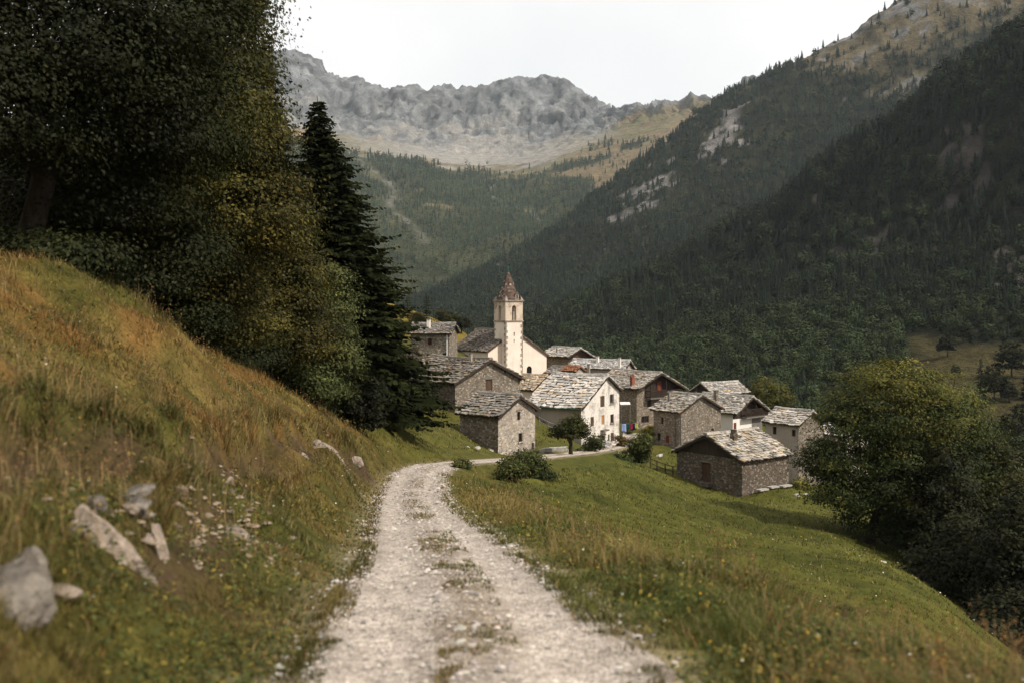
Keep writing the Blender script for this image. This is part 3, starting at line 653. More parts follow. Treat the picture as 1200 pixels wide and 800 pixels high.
# ------------------------------------------------------------------ village houses
HS = dict(
    H1=dict(X=-2.10, Y=90, a=40.2, wl=3.80, wr=3.75, L=8.6, zr=-4.82, sl=0.47, og=0.3, oe=0.35),
    H2=dict(X=0.47, Y=78, a=51.7, wl=2.47, wr=2.23, L=3.87, zr=-7.03, sl=0.51, og=0.3, oe=0.35),
    H3=dict(X=9.89, Y=105, a=56.3, wl=5.23, wr=3.04, L=6.3, zr=-7.27, sl=0.55, og=0.3, oe=0.35),
    H4=dict(X=18.09, Y=125, a=34.7, wl=3.25, wr=4.03, L=7.14, zr=-8.30, sl=0.48, og=1.0, oe=0.6),
    H5=dict(X=20.45, Y=108, a=36.8, wl=3.28, wr=3.25, L=3.87, zr=-9.59, sl=0.47, og=0.3, oe=0.35),
    H6=dict(X=27.84, Y=118, a=42.5, wl=2.84, wr=3.21, L=5.46, zr=-10.65, sl=0.52, og=0.9, oe=0.6),
    H7=dict(X=25.77, Y=135, a=-60.5, wl=2.22, wr=2.22, L=6.03, zr=-10.36, sl=0.54, og=0.3, oe=0.35),
    H8=dict(X=17.31, Y=88, a=-51.3, wl=3.65, wr=3.76, L=6.6, zr=-11.34, sl=0.47, og=0.35, oe=0.35),
    H9=dict(X=31.20, Y=104, a=38.6, wl=2.13, wr=2.20, L=4.11, zr=-10.92, sl=0.54, og=0.3, oe=0.35),
    H10=dict(X=0.29, Y=132, a=34.0, wl=4.1, wr=5.3, L=9.0, zr=-3.18, sl=0.62, og=0.15, oe=0.3),
    H11=dict(X=-6.95, Y=118, a=79.0, wl=1.9, wr=1.9, L=4.7, zr=-2.05, sl=0.51, og=0.3, oe=0.4),
    H12=dict(X=9.98, Y=150, a=33.5, wl=1.95, wr=2.2, L=5.9, zr=-6.28, sl=0.52, og=0.7, oe=0.5),
    H13=dict(X=16.6, Y=142, a=64.0, wl=1.75, wr=2.1, L=8.16, zr=-7.7, sl=0.56, og=0.3, oe=0.35),
    H14=dict(X=3.72, Y=112, a=49.9, wl=2.31, wr=2.32, L=3.01, zr=-7.80, sl=0.56, og=0.3, oe=0.35),
    H15=dict(X=(664-600)/1167*134, Y=134, a=40, wl=1.6, wr=1.6, L=2.6, zr=-(431-360)/1167*134, sl=0.45, og=0.25, oe=0.3),
    H16=dict(X=(679-600)/1167*130, Y=130, a=52, wl=.9, wr=.9, L=2.0, zr=-(430.5-360)/1167*130, sl=0.5, og=0.2, oe=0.25),
    H17=dict(X=(1005-600)/1167*112, Y=112, a=40, wl=2.3, wr=2.3, L=5.0, zr=-(496-360)/1167*112, sl=0.52, og=0.3, oe=0.35),
)
def mb_merge_island(mb, *a, **k): mb.add(*a, **k)
def slabs(mb, O, U, D, N, lu, ld, ex, wd, col, rng, sag=.05, rust=.06, moss=0.):
    """irregular stone slabs on a roof plane: O ridge corner, U along the ridge, D down the slope, N outward"""
    d = ld+.06
    row = 0
    while d > .05:
        e = ex*rng.uniform(.8, 1.2); u = -.05-rng.uniform(0, wd*.5)
        while u < lu:
            w = wd*rng.choice([.55, .8, 1., 1.35])*rng.uniform(.85, 1.15); ln = e*rng.uniform(1.35, 1.7)
            u0, u1 = max(u, -.06*rng.uniform(0, 1.5)), min(u+w, lu+.06*rng.uniform(0, 1.5))
            if u1-u0 > .12:
                th = rng.uniform(.06, .11); hi = .015+rng.uniform(0, .03); lo = .11+rng.uniform(0, .08); tw = rng.uniform(-.04, .04)
                dl = d+rng.uniform(-.07, .05); dt = max(d-ln, -.04)
                j = lambda s: rng.uniform(-s, s)
                um = (u0+u1)/2+j(.2)*(u1-u0)
                sg = -sag*math.sin(PI*min(max(um/lu, 0), 1))*1.0
                pts = [(u0+j(.03), dt, hi-tw), (u1+j(.03), dt, hi+tw), (u1+j(.03), dl+j(.06), lo+tw), (um, dl+rng.uniform(-.02, .07), lo), (u0+j(.03), dl+j(.06), lo-tw)]
                if rng.uniform() < .5: pts[2] = (pts[2][0]-rng.uniform(.05, .18)*(u1-u0), pts[2][1], pts[2][2])
                if rng.uniform() < .5: pts[4] = (pts[4][0]+rng.uniform(.05, .18)*(u1-u0), pts[4][1], pts[4][2])
                top = [O+U*a+D*b+N*(c+sg) for a, b, c in pts]; bot = [O+U*a+D*b+N*(c+sg-th) for a, b, c in pts]
                k = rng.uniform(.62, 1.28); cc = np.array(col)*k
                r = rng.uniform()
                if r < rust: cc = cc*np.array([1.02, .84, .62])
                elif r < rust+moss: cc = cc*np.array([.72, .72, .48])
                elif r > .92: cc = np.minimum(cc*1.2, .62)
                else: cc = cc*(1+np.array([.05, 0, -.05])*rng.uniform(-1, 1.6))
                mb.add(top+bot, [(0, 1, 2, 3, 4), (5, 6, 1, 0), (6, 7, 2, 1), (7, 8, 3, 2), (8, 9, 4, 3), (9, 5, 0, 4)], 0, tuple(cc))
            u += w+rng.uniform(.015, .075)
        d -= e
def facade(mb, outer, holes, to3, inward, mi=0, depth=.26):
    loops = [outer]+holes
    flat = [p for lp in loops for p in lp]
    tris = geometry.tessellate_polygon([[Vector((p[0], p[1], 0)) for p in lp] for lp in loops])
    mb.add([to3(*p) for p in flat], [tuple(t_) for t_ in tris], mi)
    for h in holes:
        n = len(h); a = [to3(*p) for p in h]; b = [tuple(np.array(q)+np.array(inward)*depth) for q in a]
        mb.add(a+b, [(i, (i+1) % n, n+(i+1) % n, n+i) for i in range(n)], mi)
class House:
    def __init__(s, key, label, cat='house', name='stone_house', group='slate roofed houses of the village'):
        s.k = key; s.S = dict(HS[key]); S = s.S; a = math.radians(S['a'])
        s.e2 = np.array([math.cos(a), math.sin(a)]); s.y = np.array([-math.sin(a), math.cos(a)])
        s.o = np.array([S['X'], S['Y']])
        cs = [s.o+s.e2*u+s.y*v for u in (-S['wl'], 0, S['wr']) for v in (0, S['L'])]
        gs = [g1(*c) for c in cs]; s.z0 = min(gs); s.zb = -.5
        s.root = thing(name, (S['X'], S['Y'], s.z0), label, cat, group, a)
        s.zr = S['zr']-s.z0; s.zl = s.zr-S['sl']*S['wl']; s.zrr = s.zr-S['sl']*S['wr']
        s.holes = dict(front=[], right=[], left=[], back=[]); s.rng = np.random.default_rng(sum(map(ord, key)))
        s.ins = []
    def local(s, p): d = np.array(p[:2])-s.o; return np.array([d@s.e2, d@s.y, p[2]-s.z0])
    def ray(s, px, py):
        d = np.array([(px-CX)/FPX, 1, (HY-py)/FPX]); o = s.local((0, 0, 0)); dl = np.array([d[:2]@s.e2, d[:2]@s.y, d[2]]); return o, dl
    def onf(s, f, px, py):
        o, d = s.ray(px, py)
        ax, v = dict(front=(1, 0), back=(1, s.S['L']), right=(0, s.S['wr']), left=(0, -s.S['wl']))[f]
        t_ = (v-o[ax])/d[ax]; p = o+d*t_; return (p[0] if ax == 1 else p[1]), p[2]
    def f3(s, f):
        L_, wr, wl = s.S['L'], s.S['wr'], s.S['wl']
        return dict(front=(lambda u, z: (u, 0, z), (0, 1, 0)), back=(lambda u, z: (u, L_, z), (0, -1, 0)), right=(lambda u, z: (wr, u, z), (-1, 0, 0)), left=(lambda u, z: (-wl, u, z), (1, 0, 0)))[f]
    def open(s, f, px, py, w, h, style='window', mat='wood_brown', arch=False, lintel=None, sill=None, label=None):
        u0, _ = s.onf(f, px-w/2, py); u1, _ = s.onf(f, px+w/2, py); _, z0 = s.onf(f, px, py+h/2); _, z1 = s.onf(f, px, py-h/2)
        if u0 > u1: u0, u1 = u1, u0
        lo, hi = (-s.S['wl'], s.S['wr']) if f in ('front', 'back') else (0, s.S['L'])
        u0 = max(u0, lo+.15); u1 = min(u1, hi-.15)
        if u1-u0 < .15: return
        if f in ('left', 'right'): z1 = min(z1, (s.zl if f == 'left' else s.zrr)-.1)
        if arch:
            r = (u1-u0)/2; c = (u0+u1)/2; hole = [(u0, z0), (u1, z0)]+[(c+r*math.cos(q), z1-r+r*math.sin(q)) for q in np.linspace(0, PI, 9)]
        else: hole = [(u0, z0), (u1, z0), (u1, z1), (u0, z1)]
        s.holes[f].append(hole); s.ins.append((f, u0, u1, z0, z1, style, mat, arch, lintel, sill, label))
    def walls(s, mat, name='wall', front_mat=None):
        S = s.S; wl, wr, L_ = S['wl'], S['wr'], S['L']; mb = MB()
        g = [(-wl, s.zb), (wr, s.zb), (wr, s.zrr), (0, s.zr), (-wl, s.zl)]
        for f in ('front', 'back'): facade(mb, g, s.holes[f], *s.f3(f), mi=1 if (front_mat and f == 'front') else 0)
        for f, z in (('right', s.zrr), ('left', s.zl)): facade(mb, [(0, s.zb), (L_, s.zb), (L_, z), (0, z)], s.holes[f], *s.f3(f))
        s.wall = mb.build(name, [M[mat]]+([M[front_mat]] if front_mat else []), s.root)
        for f, u0, u1, z0, z1, style, wm, arch, lintel, sill, label in s.ins:
            to3, inn = s.f3(f); inn = np.array(inn)
            def bx(m_, a, b, d0, d1, mi=0):
                p, q = np.array(to3(*a))+inn*d0, np.array(to3(*b))+inn*d1; m_.box(np.minimum(p, q), np.maximum(p, q), mi)
            if style == 'hole':
                m_ = MB(); bx(m_, (u0-.02, z0-.02), (u1+.02, z1+.02), .24, .30); m_.build('window', M['dark'], s.root); continue
            if style == 'door':
                m_ = MB(); n = max(2, int((u1-u0)/.2)); bx(m_, (u0-.01, z0), (u1+.01, z1), .20, .25)
                for k in range(n): a = u0+(u1-u0)*k/n; bx(m_, (a+.008, z0+.02), (a+(u1-u0)/n-.008, z1-.02), .17, .20)
                d_ = m_.build('door', M[wm], s.root)
                h_ = MB(); bx(h_, (u1-.16, z0+(z1-z0)*.48), (u1-.1, z0+(z1-z0)*.55), .12, .17); h_.build('handle', M['metal'], d_)
            elif style == 'shutter':
                m_ = MB(); n = 4; bx(m_, (u0-.01, z0-.01), (u1+.01, z1+.01), .12, .16)
                for k in range(n): a = u0+(u1-u0)*k/n; bx(m_, (a+.006, z0+.02), (a+(u1-u0)/n-.006, z1-.02), .09, .12)
                m_.build('shutter', M[wm], s.root)
            else:
                m_ = MB(); t_ = min(.09, (u1-u0)*.14)
                for a, b in (((u0, z0), (u0+t_, z1)), ((u1-t_, z0), (u1, z1)), ((u0+t_, z0), (u1-t_, z0+t_)), ((u0+t_, z1-t_), (u1-t_, z1)), (((u0+u1)/2-t_*.35, z0+t_), ((u0+u1)/2+t_*.35, z1-t_))):
                    bx(m_, a, b, .10, .17)
                w_ = m_.build('window', M[wm], s.root)
                p_ = MB(); bx(p_, (u0-.01, z0-.01), (u1+.01, z1+.01), .18, .21); p_.build('pane', M['glass'], w_)
            if lintel: m_ = MB(); bx(m_, (u0-.18, z1), (u1+.18, z1+.17), -.03, .2); m_.build('lintel', M[lintel], s.root)
            if sill: m_ = MB(); bx(m_, (u0-.1, z0-.09), (u1+.1, z0), -.1, .16); m_.build('sill', M[sill], s.root)
    def roof(s, col=(.30, .28, .26), ex=.42, wd=.55, rust=.05, moss=0., sag=.06, deck='wood_dark'):
        S = s.S; og, oe, L_, sl = S['og'], S['oe'], S['L'], S['sl']; mb = MB(); n = math.sqrt(1+sl*sl)
        zt = s.zr+.16
        for sd, w in ((-1, S['wl']), (1, S['wr'])):
            D = Vector((sd/n, 0, -sl/n)); N = Vector((sd*sl/n, 0, 1/n)); U = Vector((0, 1, 0)); ld = (w+oe)*n
            O = Vector((0, -og, zt))
            lu = L_+2*og
            slabs(mb, O, U, D, N, lu, ld, ex*.82, wd*.82, col, s.rng, sag, rust, moss)
            a = [O+N*-.16, O+U*lu+N*-.16, O+U*lu+D*ld+N*-.16, O+D*ld+N*-.16]; b = [q+N*.13 for q in a]
            mb.add(a+b, [(3, 2, 1, 0), (4, 5, 6, 7), (0, 1, 5, 4), (1, 2, 6, 5), (2, 3, 7, 6), (3, 0, 4, 7)], 1)
            for f in np.arange(.35, lu, .8):   # rafter tails
                p = O+U*float(f)+D*(ld-.06)+N*-.2; q = O+U*float(f)+D*(ld-oe*n-.1)+N*-.2
                mb.tube([p, q], .05, 4, 1)
        v = -og
        while v < L_+og:      # ridge stones
            w = s.rng.uniform(.45, .8); k = s.rng.uniform(.7, 1.2); c = tuple(np.array(col)*k); y1 = min(v+w, L_+og+.04); h = s.rng.uniform(.06, .1)
            sg = -sag*math.sin(PI*min(max((v+og)/(L_+2*og), 0), 1))
            mb.add([(-.26, v, zt-.02+sg), (.26, v, zt-.02+sg), (.26, y1, zt-.02+sg), (-.26, y1, zt-.02+sg), (-.18, v, zt+.08+h+sg), (.18, v, zt+.09+h+sg), (.18, y1-.03, zt+.08+h+sg), (-.18, y1-.03, zt+.08+h+sg)], [(4, 5, 6, 7), (0, 1, 5, 4), (1, 2, 6, 5), (2, 3, 7, 6), (3, 0, 4, 7)], 0, c); v += w
        s.roofo = mb.build('roof', [M['slate'], M[deck]], s.root)
    def chimney(s, px, top, base, w, mat='rubble', cap='rock_grey', side='left', pots=0, name='chimney'):
        S = s.S; o, d = s.ray(px, base); n = -1 if side == 'left' else 1
        # on the roof plane z = zr+.2 - sl*|x|
        t_ = (s.zr+.2-S['sl']*n*o[0]-o[2])/(d[2]+S['sl']*n*d[0]); p = o+d*t_; Yw = t_
        hw = w/2*Yw/FPX; z1 = p[2]+(base-top)*Yw/FPX
        mb = MB(); mb.box((p[0]-hw, p[1]-hw, p[2]-.7), (p[0]+hw, p[1]+hw, z1-.12), 0)
        if pots:
            mb.box((p[0]-hw, p[1]-hw, z1-.1199), (p[0]+hw, p[1]+hw, z1-.05), 0)
            for k in range(pots): x = p[0]-hw*.7+1.4*hw*k/max(1, pots-1); mb.box((x-.1, p[1]-.1, z1-.05), (x+.1, p[1]+.1, z1+.28), 0)
        else:
            for sx in (-1, 1):
                for sy in (-1, 1): mb.box((p[0]+sx*hw*.75-.05, p[1]+sy*hw*.75-.05, z1-.12), (p[0]+sx*hw*.75+.05, p[1]+sy*hw*.75+.05, z1+.02), 0)
            mb.box((p[0]-hw*1.25, p[1]-hw*1.25, z1+.02), (p[0]+hw*1.25, p[1]+hw*1.25, z1+.1), 1)
        return mb.build(name, [M[mat], M[cap]], s.roofo)
    def flue(s, px, top, base, r=.11, mat='metal', side='left', cap=True):
        S = s.S; o, d = s.ray(px, base); n = -1 if side == 'left' else 1
        t_ = (s.zr+.2-S['sl']*n*o[0]-o[2])/(d[2]+S['sl']*n*d[0]); p = o+d*t_; z1 = p[2]+(base-top)*t_/FPX
        mb = MB(); mb.tube([(p[0], p[1], p[2]-.4), (p[0], p[1], z1)], r, 9)
        if cap: mb.tube([(p[0], p[1], z1+.05), (p[0], p[1], z1+.1), (p[0], p[1], z1+.22)], [r*1.9, r*1.8, .02], 9); mb.tube([(p[0], p[1], z1-.02), (p[0], p[1], z1+.06)], r*.4, 5)
        mb.build('flue', M[mat], s.roofo)
    def gable_boards(s, zlow, mat='wood_dark', u0=None, u1=None, f='front', d=.03):
        S = s.S; a = -S['wl']+.02 if u0 is None else u0; b = S['wr']-.02 if u1 is None else u1; mb = MB(); u = a; y0 = -d if f == 'front' else S['L']+d
        top = lambda x: s.zr-S['sl']*abs(x)-.04
        while u < b:
            w = min(s.rng.uniform(.16, .24), b-u); y = y0+(-.0 if s.rng.uniform() < .5 else -.018)
            za, zb_ = top(u), top(u+w)
            if max(za, zb_) > zlow+.02:
                za, zb_ = max(za, zlow+.01), max(zb_, zlow+.01); x0, x1 = u+.006, u+w-.006
                mb.add([(x0, y, zlow), (x1, y, zlow), (x1, y, zb_), (x0, y, za), (x0, y+.03, zlow), (x1, y+.03, zlow), (x1, y+.03, zb_), (x0, y+.03, za)], [(0, 1, 2, 3), (5, 4, 7, 6), (0, 4, 5, 1), (1, 5, 6, 2), (3, 2, 6, 7), (4, 0, 3, 7)])
            u += w
        return mb.build('gable_boards', M[mat], s.root)
    def balcony(s, z, u0, u1, depth=.85, mat='wood_dark'):
        mb = MB(); mb.box((u0, -depth, z-.14), (u1, -.04, z), 1)
        b_ = mb.build('balcony', [M[mat], M['wood_grey']], s.root)
        r_ = MB(); r_.box((u0, -depth, z+.85), (u1, -depth+.07, z+.93)); r_.box((u0, -depth+.01, z+.08), (u1, -depth+.06, z+.15))
        x = u0+.03
        while x < u1-.05: r_.box((x, -depth+.015, z+.15), (x+.07, -depth+.05, z+.85)); x += .16
        for x in (u0, u1-.09): r_.box((x, -depth, z), (x+.09, -depth+.09, z+.85)); r_.box((x+.005, -depth+.09, z+.855), (x+.085, -.04, z+.92))
        r_.build('railing', M[mat], b_)
        for x in (u0+.1, (u0+u1)/2, u1-.2): p_ = MB(); p_.box((x, -depth+.1, z+.931), (x+.1, -depth+.2, min(s.zr-s.S['sl']*abs(x)-.2, z+3))); p_.build('post', M[mat], b_)

def bargeboard(h, mat='wood_dark'):
    S = h.S; n = math.sqrt(1+S['sl']**2); mb = MB()
    for sd, w in ((-1, S['wl']), (1, S['wr'])):
        y = -S['og']-.035; e = w+S['oe']; z1 = h.zr+.12
        mb.add([(0, y, z1), (sd*e, y, z1-S['sl']*e), (sd*e, y, z1-S['sl']*e-.22), (0, y, z1-.22), (0, y+.03, z1), (sd*e, y+.03, z1-S['sl']*e), (sd*e, y+.03, z1-S['sl']*e-.22), (0, y+.03, z1-.22)], [(0, 1, 2, 3), (7, 6, 5, 4), (0, 4, 5, 1), (1, 5, 6, 2), (2, 6, 7, 3)])
    mb.build('bargeboard', M[mat], h.root)
def purlins(h):
    S = h.S
    for u in (-S['wl']+.1, -S['wl']*.5, 0, S['wr']*.5, S['wr']-.1):
        z = h.zr-S['sl']*abs(u)-.16; mb = MB(); mb.tube([(u, -S['og']+.05, z), (u, .3, z)], .09, 6); mb.build('purlin', M['wood_dark'], h.root)

SL_MID = (.33, .30, .265); SL_PALE = (.46, .43, .395); SL_TAN = (.46, .38, .29)
h = House('H1', 'large dark rubble house with a mossy slab roof behind the small pale stone hut')
h.open('front', 573, 450.5, 8, 13, 'shutter', 'wood_brown', lintel='wood_grey', sill='rubble')
h.walls('rubble_dark', front_mat='rubble'); h.roof((.20, .175, .15), .42, .6, .06, .10, .12); bargeboard(h); purlins(h)  # sunlit gable and shaded sides put into a paler and a darker stone
h.chimney(552, 415, 424, 2.5, 'plaster_grey', side='left')
h = House('H2', 'small pale stone hut beside the road bend with two tiny windows in its gable')
h.open('front', 608, 487, 3.8, 10, 'window', 'wood_dark', lintel='rubble'); h.open('front', 610, 512, 4.4, 10, 'window', 'wood_dark', sill='rubble_pale'); h.open('front', 625.5, 522, 4.5, 8, 'door', 'wood_dark')
h.walls('rubble', front_mat='rubble_pale'); h.roof((.24, .22, .195), .4, .6, .07, .05, .05); bargeboard(h)  # paler stone on the gable carries its sunlight, darker sides their shade
h = House('H3', 'three storey limewashed house with brown shuttered windows and wide pale slab roof')
for x, y, w, hh, st, m_ in ((706, 470, 5, 13, 'shutter', 'wood_brown'), (717, 467, 4.5, 11, 'window', 'wood_grey'), (694, 493.5, 4, 11, 'shutter', 'wood_brown'), (706.6, 491.5, 3.5, 11, 'shutter', 'wood_lit'), (717.3, 490, 4, 10, 'window', 'wood_brown'), (695, 517.5, 4.6, 12, 'shutter', 'wood_brown'), (713.3, 513, 2, 9, 'window', 'wood_grey'), (717.6, 511.5, 4, 10, 'shutter', 'wood_brown')):
    h.open('front', x, y, w, hh, st, m_, sill='rubble_pale' if st == 'window' else None)
h.open('front', 707, 518, 4.4, 16, 'door', 'wood_dark', lintel='rubble'); h.open('left', 662, 497, 5, 5, 'hole')
h.walls('plaster_grey', front_mat='rubble_white'); h.roof(SL_PALE, .55, .8, .02, 0, .1); bargeboard(h)  # shade of the side walls is put into their darker plaster
mb = MB(); p0 = h.onf('front', 706.6, 503.5); mb.box((p0[0]-.6, -.45, p0[1]-.08), (p0[0]+.6, -.01, p0[1]+.06)); mb.build('balcony_slab', M['rock_grey'], h.root)
mb = MB(); mb.tube([(-h.S['wl']-h.S['oe']-.05, -h.S['og'], h.zl-.12), (-h.S['wl']-h.S['oe']-.05, h.S['L']+h.S['og'], h.zl-.12)], .08, 8); mb.build('gutter', M['verdigris'], h.root)
h = House('H4', 'stone house with red brick chimney and dark timber balcony under its broad gable')
h.open('front', 756, 491, 9, 8, 'window', 'wood_brown'); h.open('front', 761, 473, 5, 8, 'door', 'wood_dark')
h.walls('rubble_brown'); h.roof(SL_MID, .42, .6, .05, 0, .06); bargeboard(h); zz = h.onf('front', 770, 465)[1]
h.gable_boards(zz, 'wood_dark', -1.9); h.balcony(zz, -1.7, 3.7); h.chimney(741, 441, 451, 4.2, 'brick', 'brick', pots=2)
mb = MB(); q = h.onf('front', 772, 451); mb.box((q[0]-.35, -.14, q[1]-.75), (q[0]+.35, -.075, q[1]+.5)); mb.build('door', M['wood_red'], h.root)
h = House('H5', 'square rubble house with drainpipe at its corner and thin metal flue')
h.open('left', 776, 492.5, 3, 8, 'window', 'wood_brown'); h.open('left', 772, 511.5, 4, 9, 'window', 'wood_dark'); h.open('left', 782, 514, 4.4, 8.5, 'shutter', 'wood_red'); h.open('front', 835, 503, 3, 3, 'hole')
h.walls('rubble_brown', front_mat='rubble'); h.roof(SL_MID, .42, .6, .06, .02, .07); bargeboard(h); h.flue(783.5, 460, 470)
mb = MB(); mb.tube([(-h.S['wl']+.12, -.08, h.zb), (-h.S['wl']+.12, -.08, h.zl-.3)], .05, 6); mb.tube([(-h.S['wl']-.08, .55, h.zb), (-h.S['wl']-.08, .55, h.zl-.1)], .05, 6); mb.build('drainpipe', M['metal'], h.root)
h = House('H6', 'white plastered house with dark timber gable balcony and one red shutter')
h.open('front', 861, 499, 4, 8, 'shutter', 'wood_red', sill='wood_dark')
h.walls('plaster_white'); h.roof((.36, .335, .30), .42, .6, .03, 0, .06); bargeboard(h); zz = h.onf('front', 880, 487)[1]
h.gable_boards(zz-.1); h.balcony(zz, -1.2, 3.0, .75); h.chimney(839, 458, 468, 4, 'rubble')
mb = MB(); zz2 = h.onf('front', 880, 508)[1]; mb.box((1.0, -.04, zz2-1), (3.15, -.012, zz-.2)); mb.build('wall_boards', M['wood_grey'], h.root)
h = House('H7', 'small house at the back turned the other way with pale roof and dark gable')
h.walls('rubble'); h.gable_boards(h.zl-.1, u0=-1); h.roof((.36, .335, .31), .4, .55, .03, 0, .05); bargeboard(h)
h = House('H8', 'low dark stone barn alone in the meadow with brown plank door and timber gable', 'barn', 'stone_barn')
h.open('front', 827.3, 553, 10.8, 23, 'door', 'wood_brown', lintel='wood_grey')
h.walls('rubble_dark'); h.roof((.37, .335, .29), .42, .55, .08, .02, .06); bargeboard(h); purlins(h)
zz = h.onf('front', 830, 536.5)[1]; h.gable_boards(min(zz, h.zl+.02)+.3); h.chimney(860, 506.5, 514, 6.5, 'rubble_dark', side='right', pots=3)
mb = MB(); q = h.onf('front', 827, 564.5); mb.box((q[0]-.6, -.5, q[1]-.3), (q[0]+.7, -.02, q[1]+.02)); mb.build('doorstep', M['rock_grey'], h.root)
HB = h
h = House('H9', 'tall weathered house half hidden behind the big round tree')
h.open('left', 907.6, 504, 4.5, 9, 'window', 'wood_dark'); h.open('left', 930, 507, 4.5, 8, 'window', 'wood_brown'); h.open('left', 918, 541, 9, 18, 'door', 'wood_grey')
h.walls('plaster_grey', front_mat='rubble'); h.roof((.40, .37, .335), .45, .65, .03, 0, .08); bargeboard(h)
h = House('H11', 'narrow stone house on the upper slope with red framed window and tall white chimney')
h.open('left', 503.5, 401, 5, 6.5, 'window', 'wood_red'); h.open('left', 521, 417, 5, 6, 'hole'); h.open('left', 502, 418, 5, 7, 'hole')
h.walls('rubble'); h.roof((.24, .22, .20), .36, .5, .04, .04, .05); bargeboard(h); h.chimney(502.3, 374.5, 384, 3.6, 'plaster_white')
mb = MB(); mb.tube([(-h.S['wl']-.12, .25, h.zb), (-h.S['wl']-.12, .25, h.zl-.1)], .06, 6); mb.build('drainpipe', M['metal_white'], h.root)
h = House('H12', 'highest brown house right of the church with wooden gable and thin black flue')
h.walls('rubble_brown'); h.gable_boards(h.zl-.9, 'wood_brown'); h.roof(SL_PALE, .4, .55, .02, 0, .04); bargeboard(h); h.flue(652.4, 408, 413, .09)
h = House('H13', 'long low house with white roof and two white chimneys on its ridge')
h.open('left', 715, 438, 12, 3, 'hole'); h.walls('plaster_grey', front_mat='rubble_pale'); h.roof((.46, .44, .42), .4, .5, .0, 0, .05); bargeboard(h)
h.chimney(700.2, 417.5, 424, 3, 'plaster_white'); h.chimney(726, 419, 431, 2.4, 'plaster_white'); h.chimney(690, 427, 432, 2.8, 'plaster_grey')
h = House('H14', 'small house with tan slab roof squeezed between church front and limewashed house')
h.walls('plaster_pink'); h.roof(SL_TAN, .34, .45, .2, 0, .04); bargeboard(h)
h = House('H15', 'tiny rubble outhouse tucked against the right end of the church')
h.open('left', 647, 438.5, 3, 3, 'hole'); h.walls('rubble'); h.roof((.28, .26, .24), .32, .45, .05, 0, .03)
h = House('H16', 'smallest roof in the village laid with rusty orange slabs')
h.walls('rubble_pale'); h.roof((.30, .15, .09), .3, .4, .3, 0, .02)
h = House('H17', 'pale roofed house glimpsed through the leaves of the big round tree')
h.walls('rubble_pale'); h.roof(SL_PALE, .45, .6, .02, 0, .05)

# church: nave, roof and bell tower
h = House('H10', 'pink plastered village church with square bell tower and brown pointed spire', 'church', 'village_church', None)
h.open('front', 620.2, 434.5, 6, 12, 'window', 'wood_dark', arch=True)
h.walls('plaster_pink', 'nave_wall'); h.roof((.175, .15, .13), .3, .36, .08, .03, .05); bargeboard(h, 'wood_brown')
tw = 1.37; tx = h.onf('front', 597.5, 400)[0]
tz = lambda py: (HY-py)/FPX*130.6-h.z0
yc = .35; zb, z_s, z_t, z_tip = -.5, tz(377), tz(353.2), tz(318.5)
CHT = h
mb = MB(); hw = tw
arch = lambda c, w, z0, z1: [(c-w, z0), (c+w, z0)]+[(c+w*math.cos(q), z1-w+w*math.sin(q)) for q in np.linspace(0, PI, 9)]
hz0, hz1 = tz(375.5), tz(358)
for f in range(4):
    ca, sa = math.cos(f*PI/2), math.sin(f*PI/2)
    to3 = lambda u, z, ca=ca, sa=sa: (tx+ca*u+sa*hw, yc+sa*u-ca*hw, z)
    inn = (-sa, ca, 0)
    facade(mb, [(-hw, zb), (hw, zb), (hw, z_s), (-hw, z_s)], [[(-.09, tz(394)), (.09, tz(394)), (.09, tz(389.5)), (-.09, tz(389.5))], [(-.07, tz(401)), (.07, tz(401)), (.07, tz(397.5)), (-.07, tz(397.5))]] if f == 0 else [], to3, inn, 0, .4)
    facade(mb, [(-hw, z_s), (hw, z_s), (hw, z_t), (-hw, z_t)], [arch(.0, .33, hz0, hz1)], to3, inn, 1, .45)
tower = mb.build('tower', [M['plaster_tower'], M['belfry']], h.root)
mb = MB(); mb.box((tx-hw+.46, yc-hw+.46, zb), (tx+hw-.46, yc+hw-.46, hz0-.3)); mb.build('tower_core', M['dark'], tower)
for sx in (-1, 1):
    for sy in (-1, 1):
        z = zb; k = 0; mb = MB()
        while z < z_s-.3:
            hh = random.uniform(.28, .42); a = random.uniform(.26, .42) if k % 2 else random.uniform(.12, .2); b = random.uniform(.12, .2) if k % 2 else random.uniform(.26, .42)
            x0, x1 = sorted((tx+sx*(hw+.015), tx+sx*(hw-a))); y0, y1 = sorted((yc+sy*(hw+.015), yc+sy*(hw-b))); mb.box((x0, y0, z), (x1, y1, min(z+hh-.02, z_s-.1))); z += hh; k += 1
        mb.build('quoin', M['quoin'], tower)
for z, e, hh in ((z_s, .09, .14), (z_t, .14, .18)):
    mb = MB(); mb.box((tx-hw-e, yc-hw-e, z-.02), (tx+hw+e, yc+hw+e, z+hh)); mb.build('cornice', M['quoin'], tower)
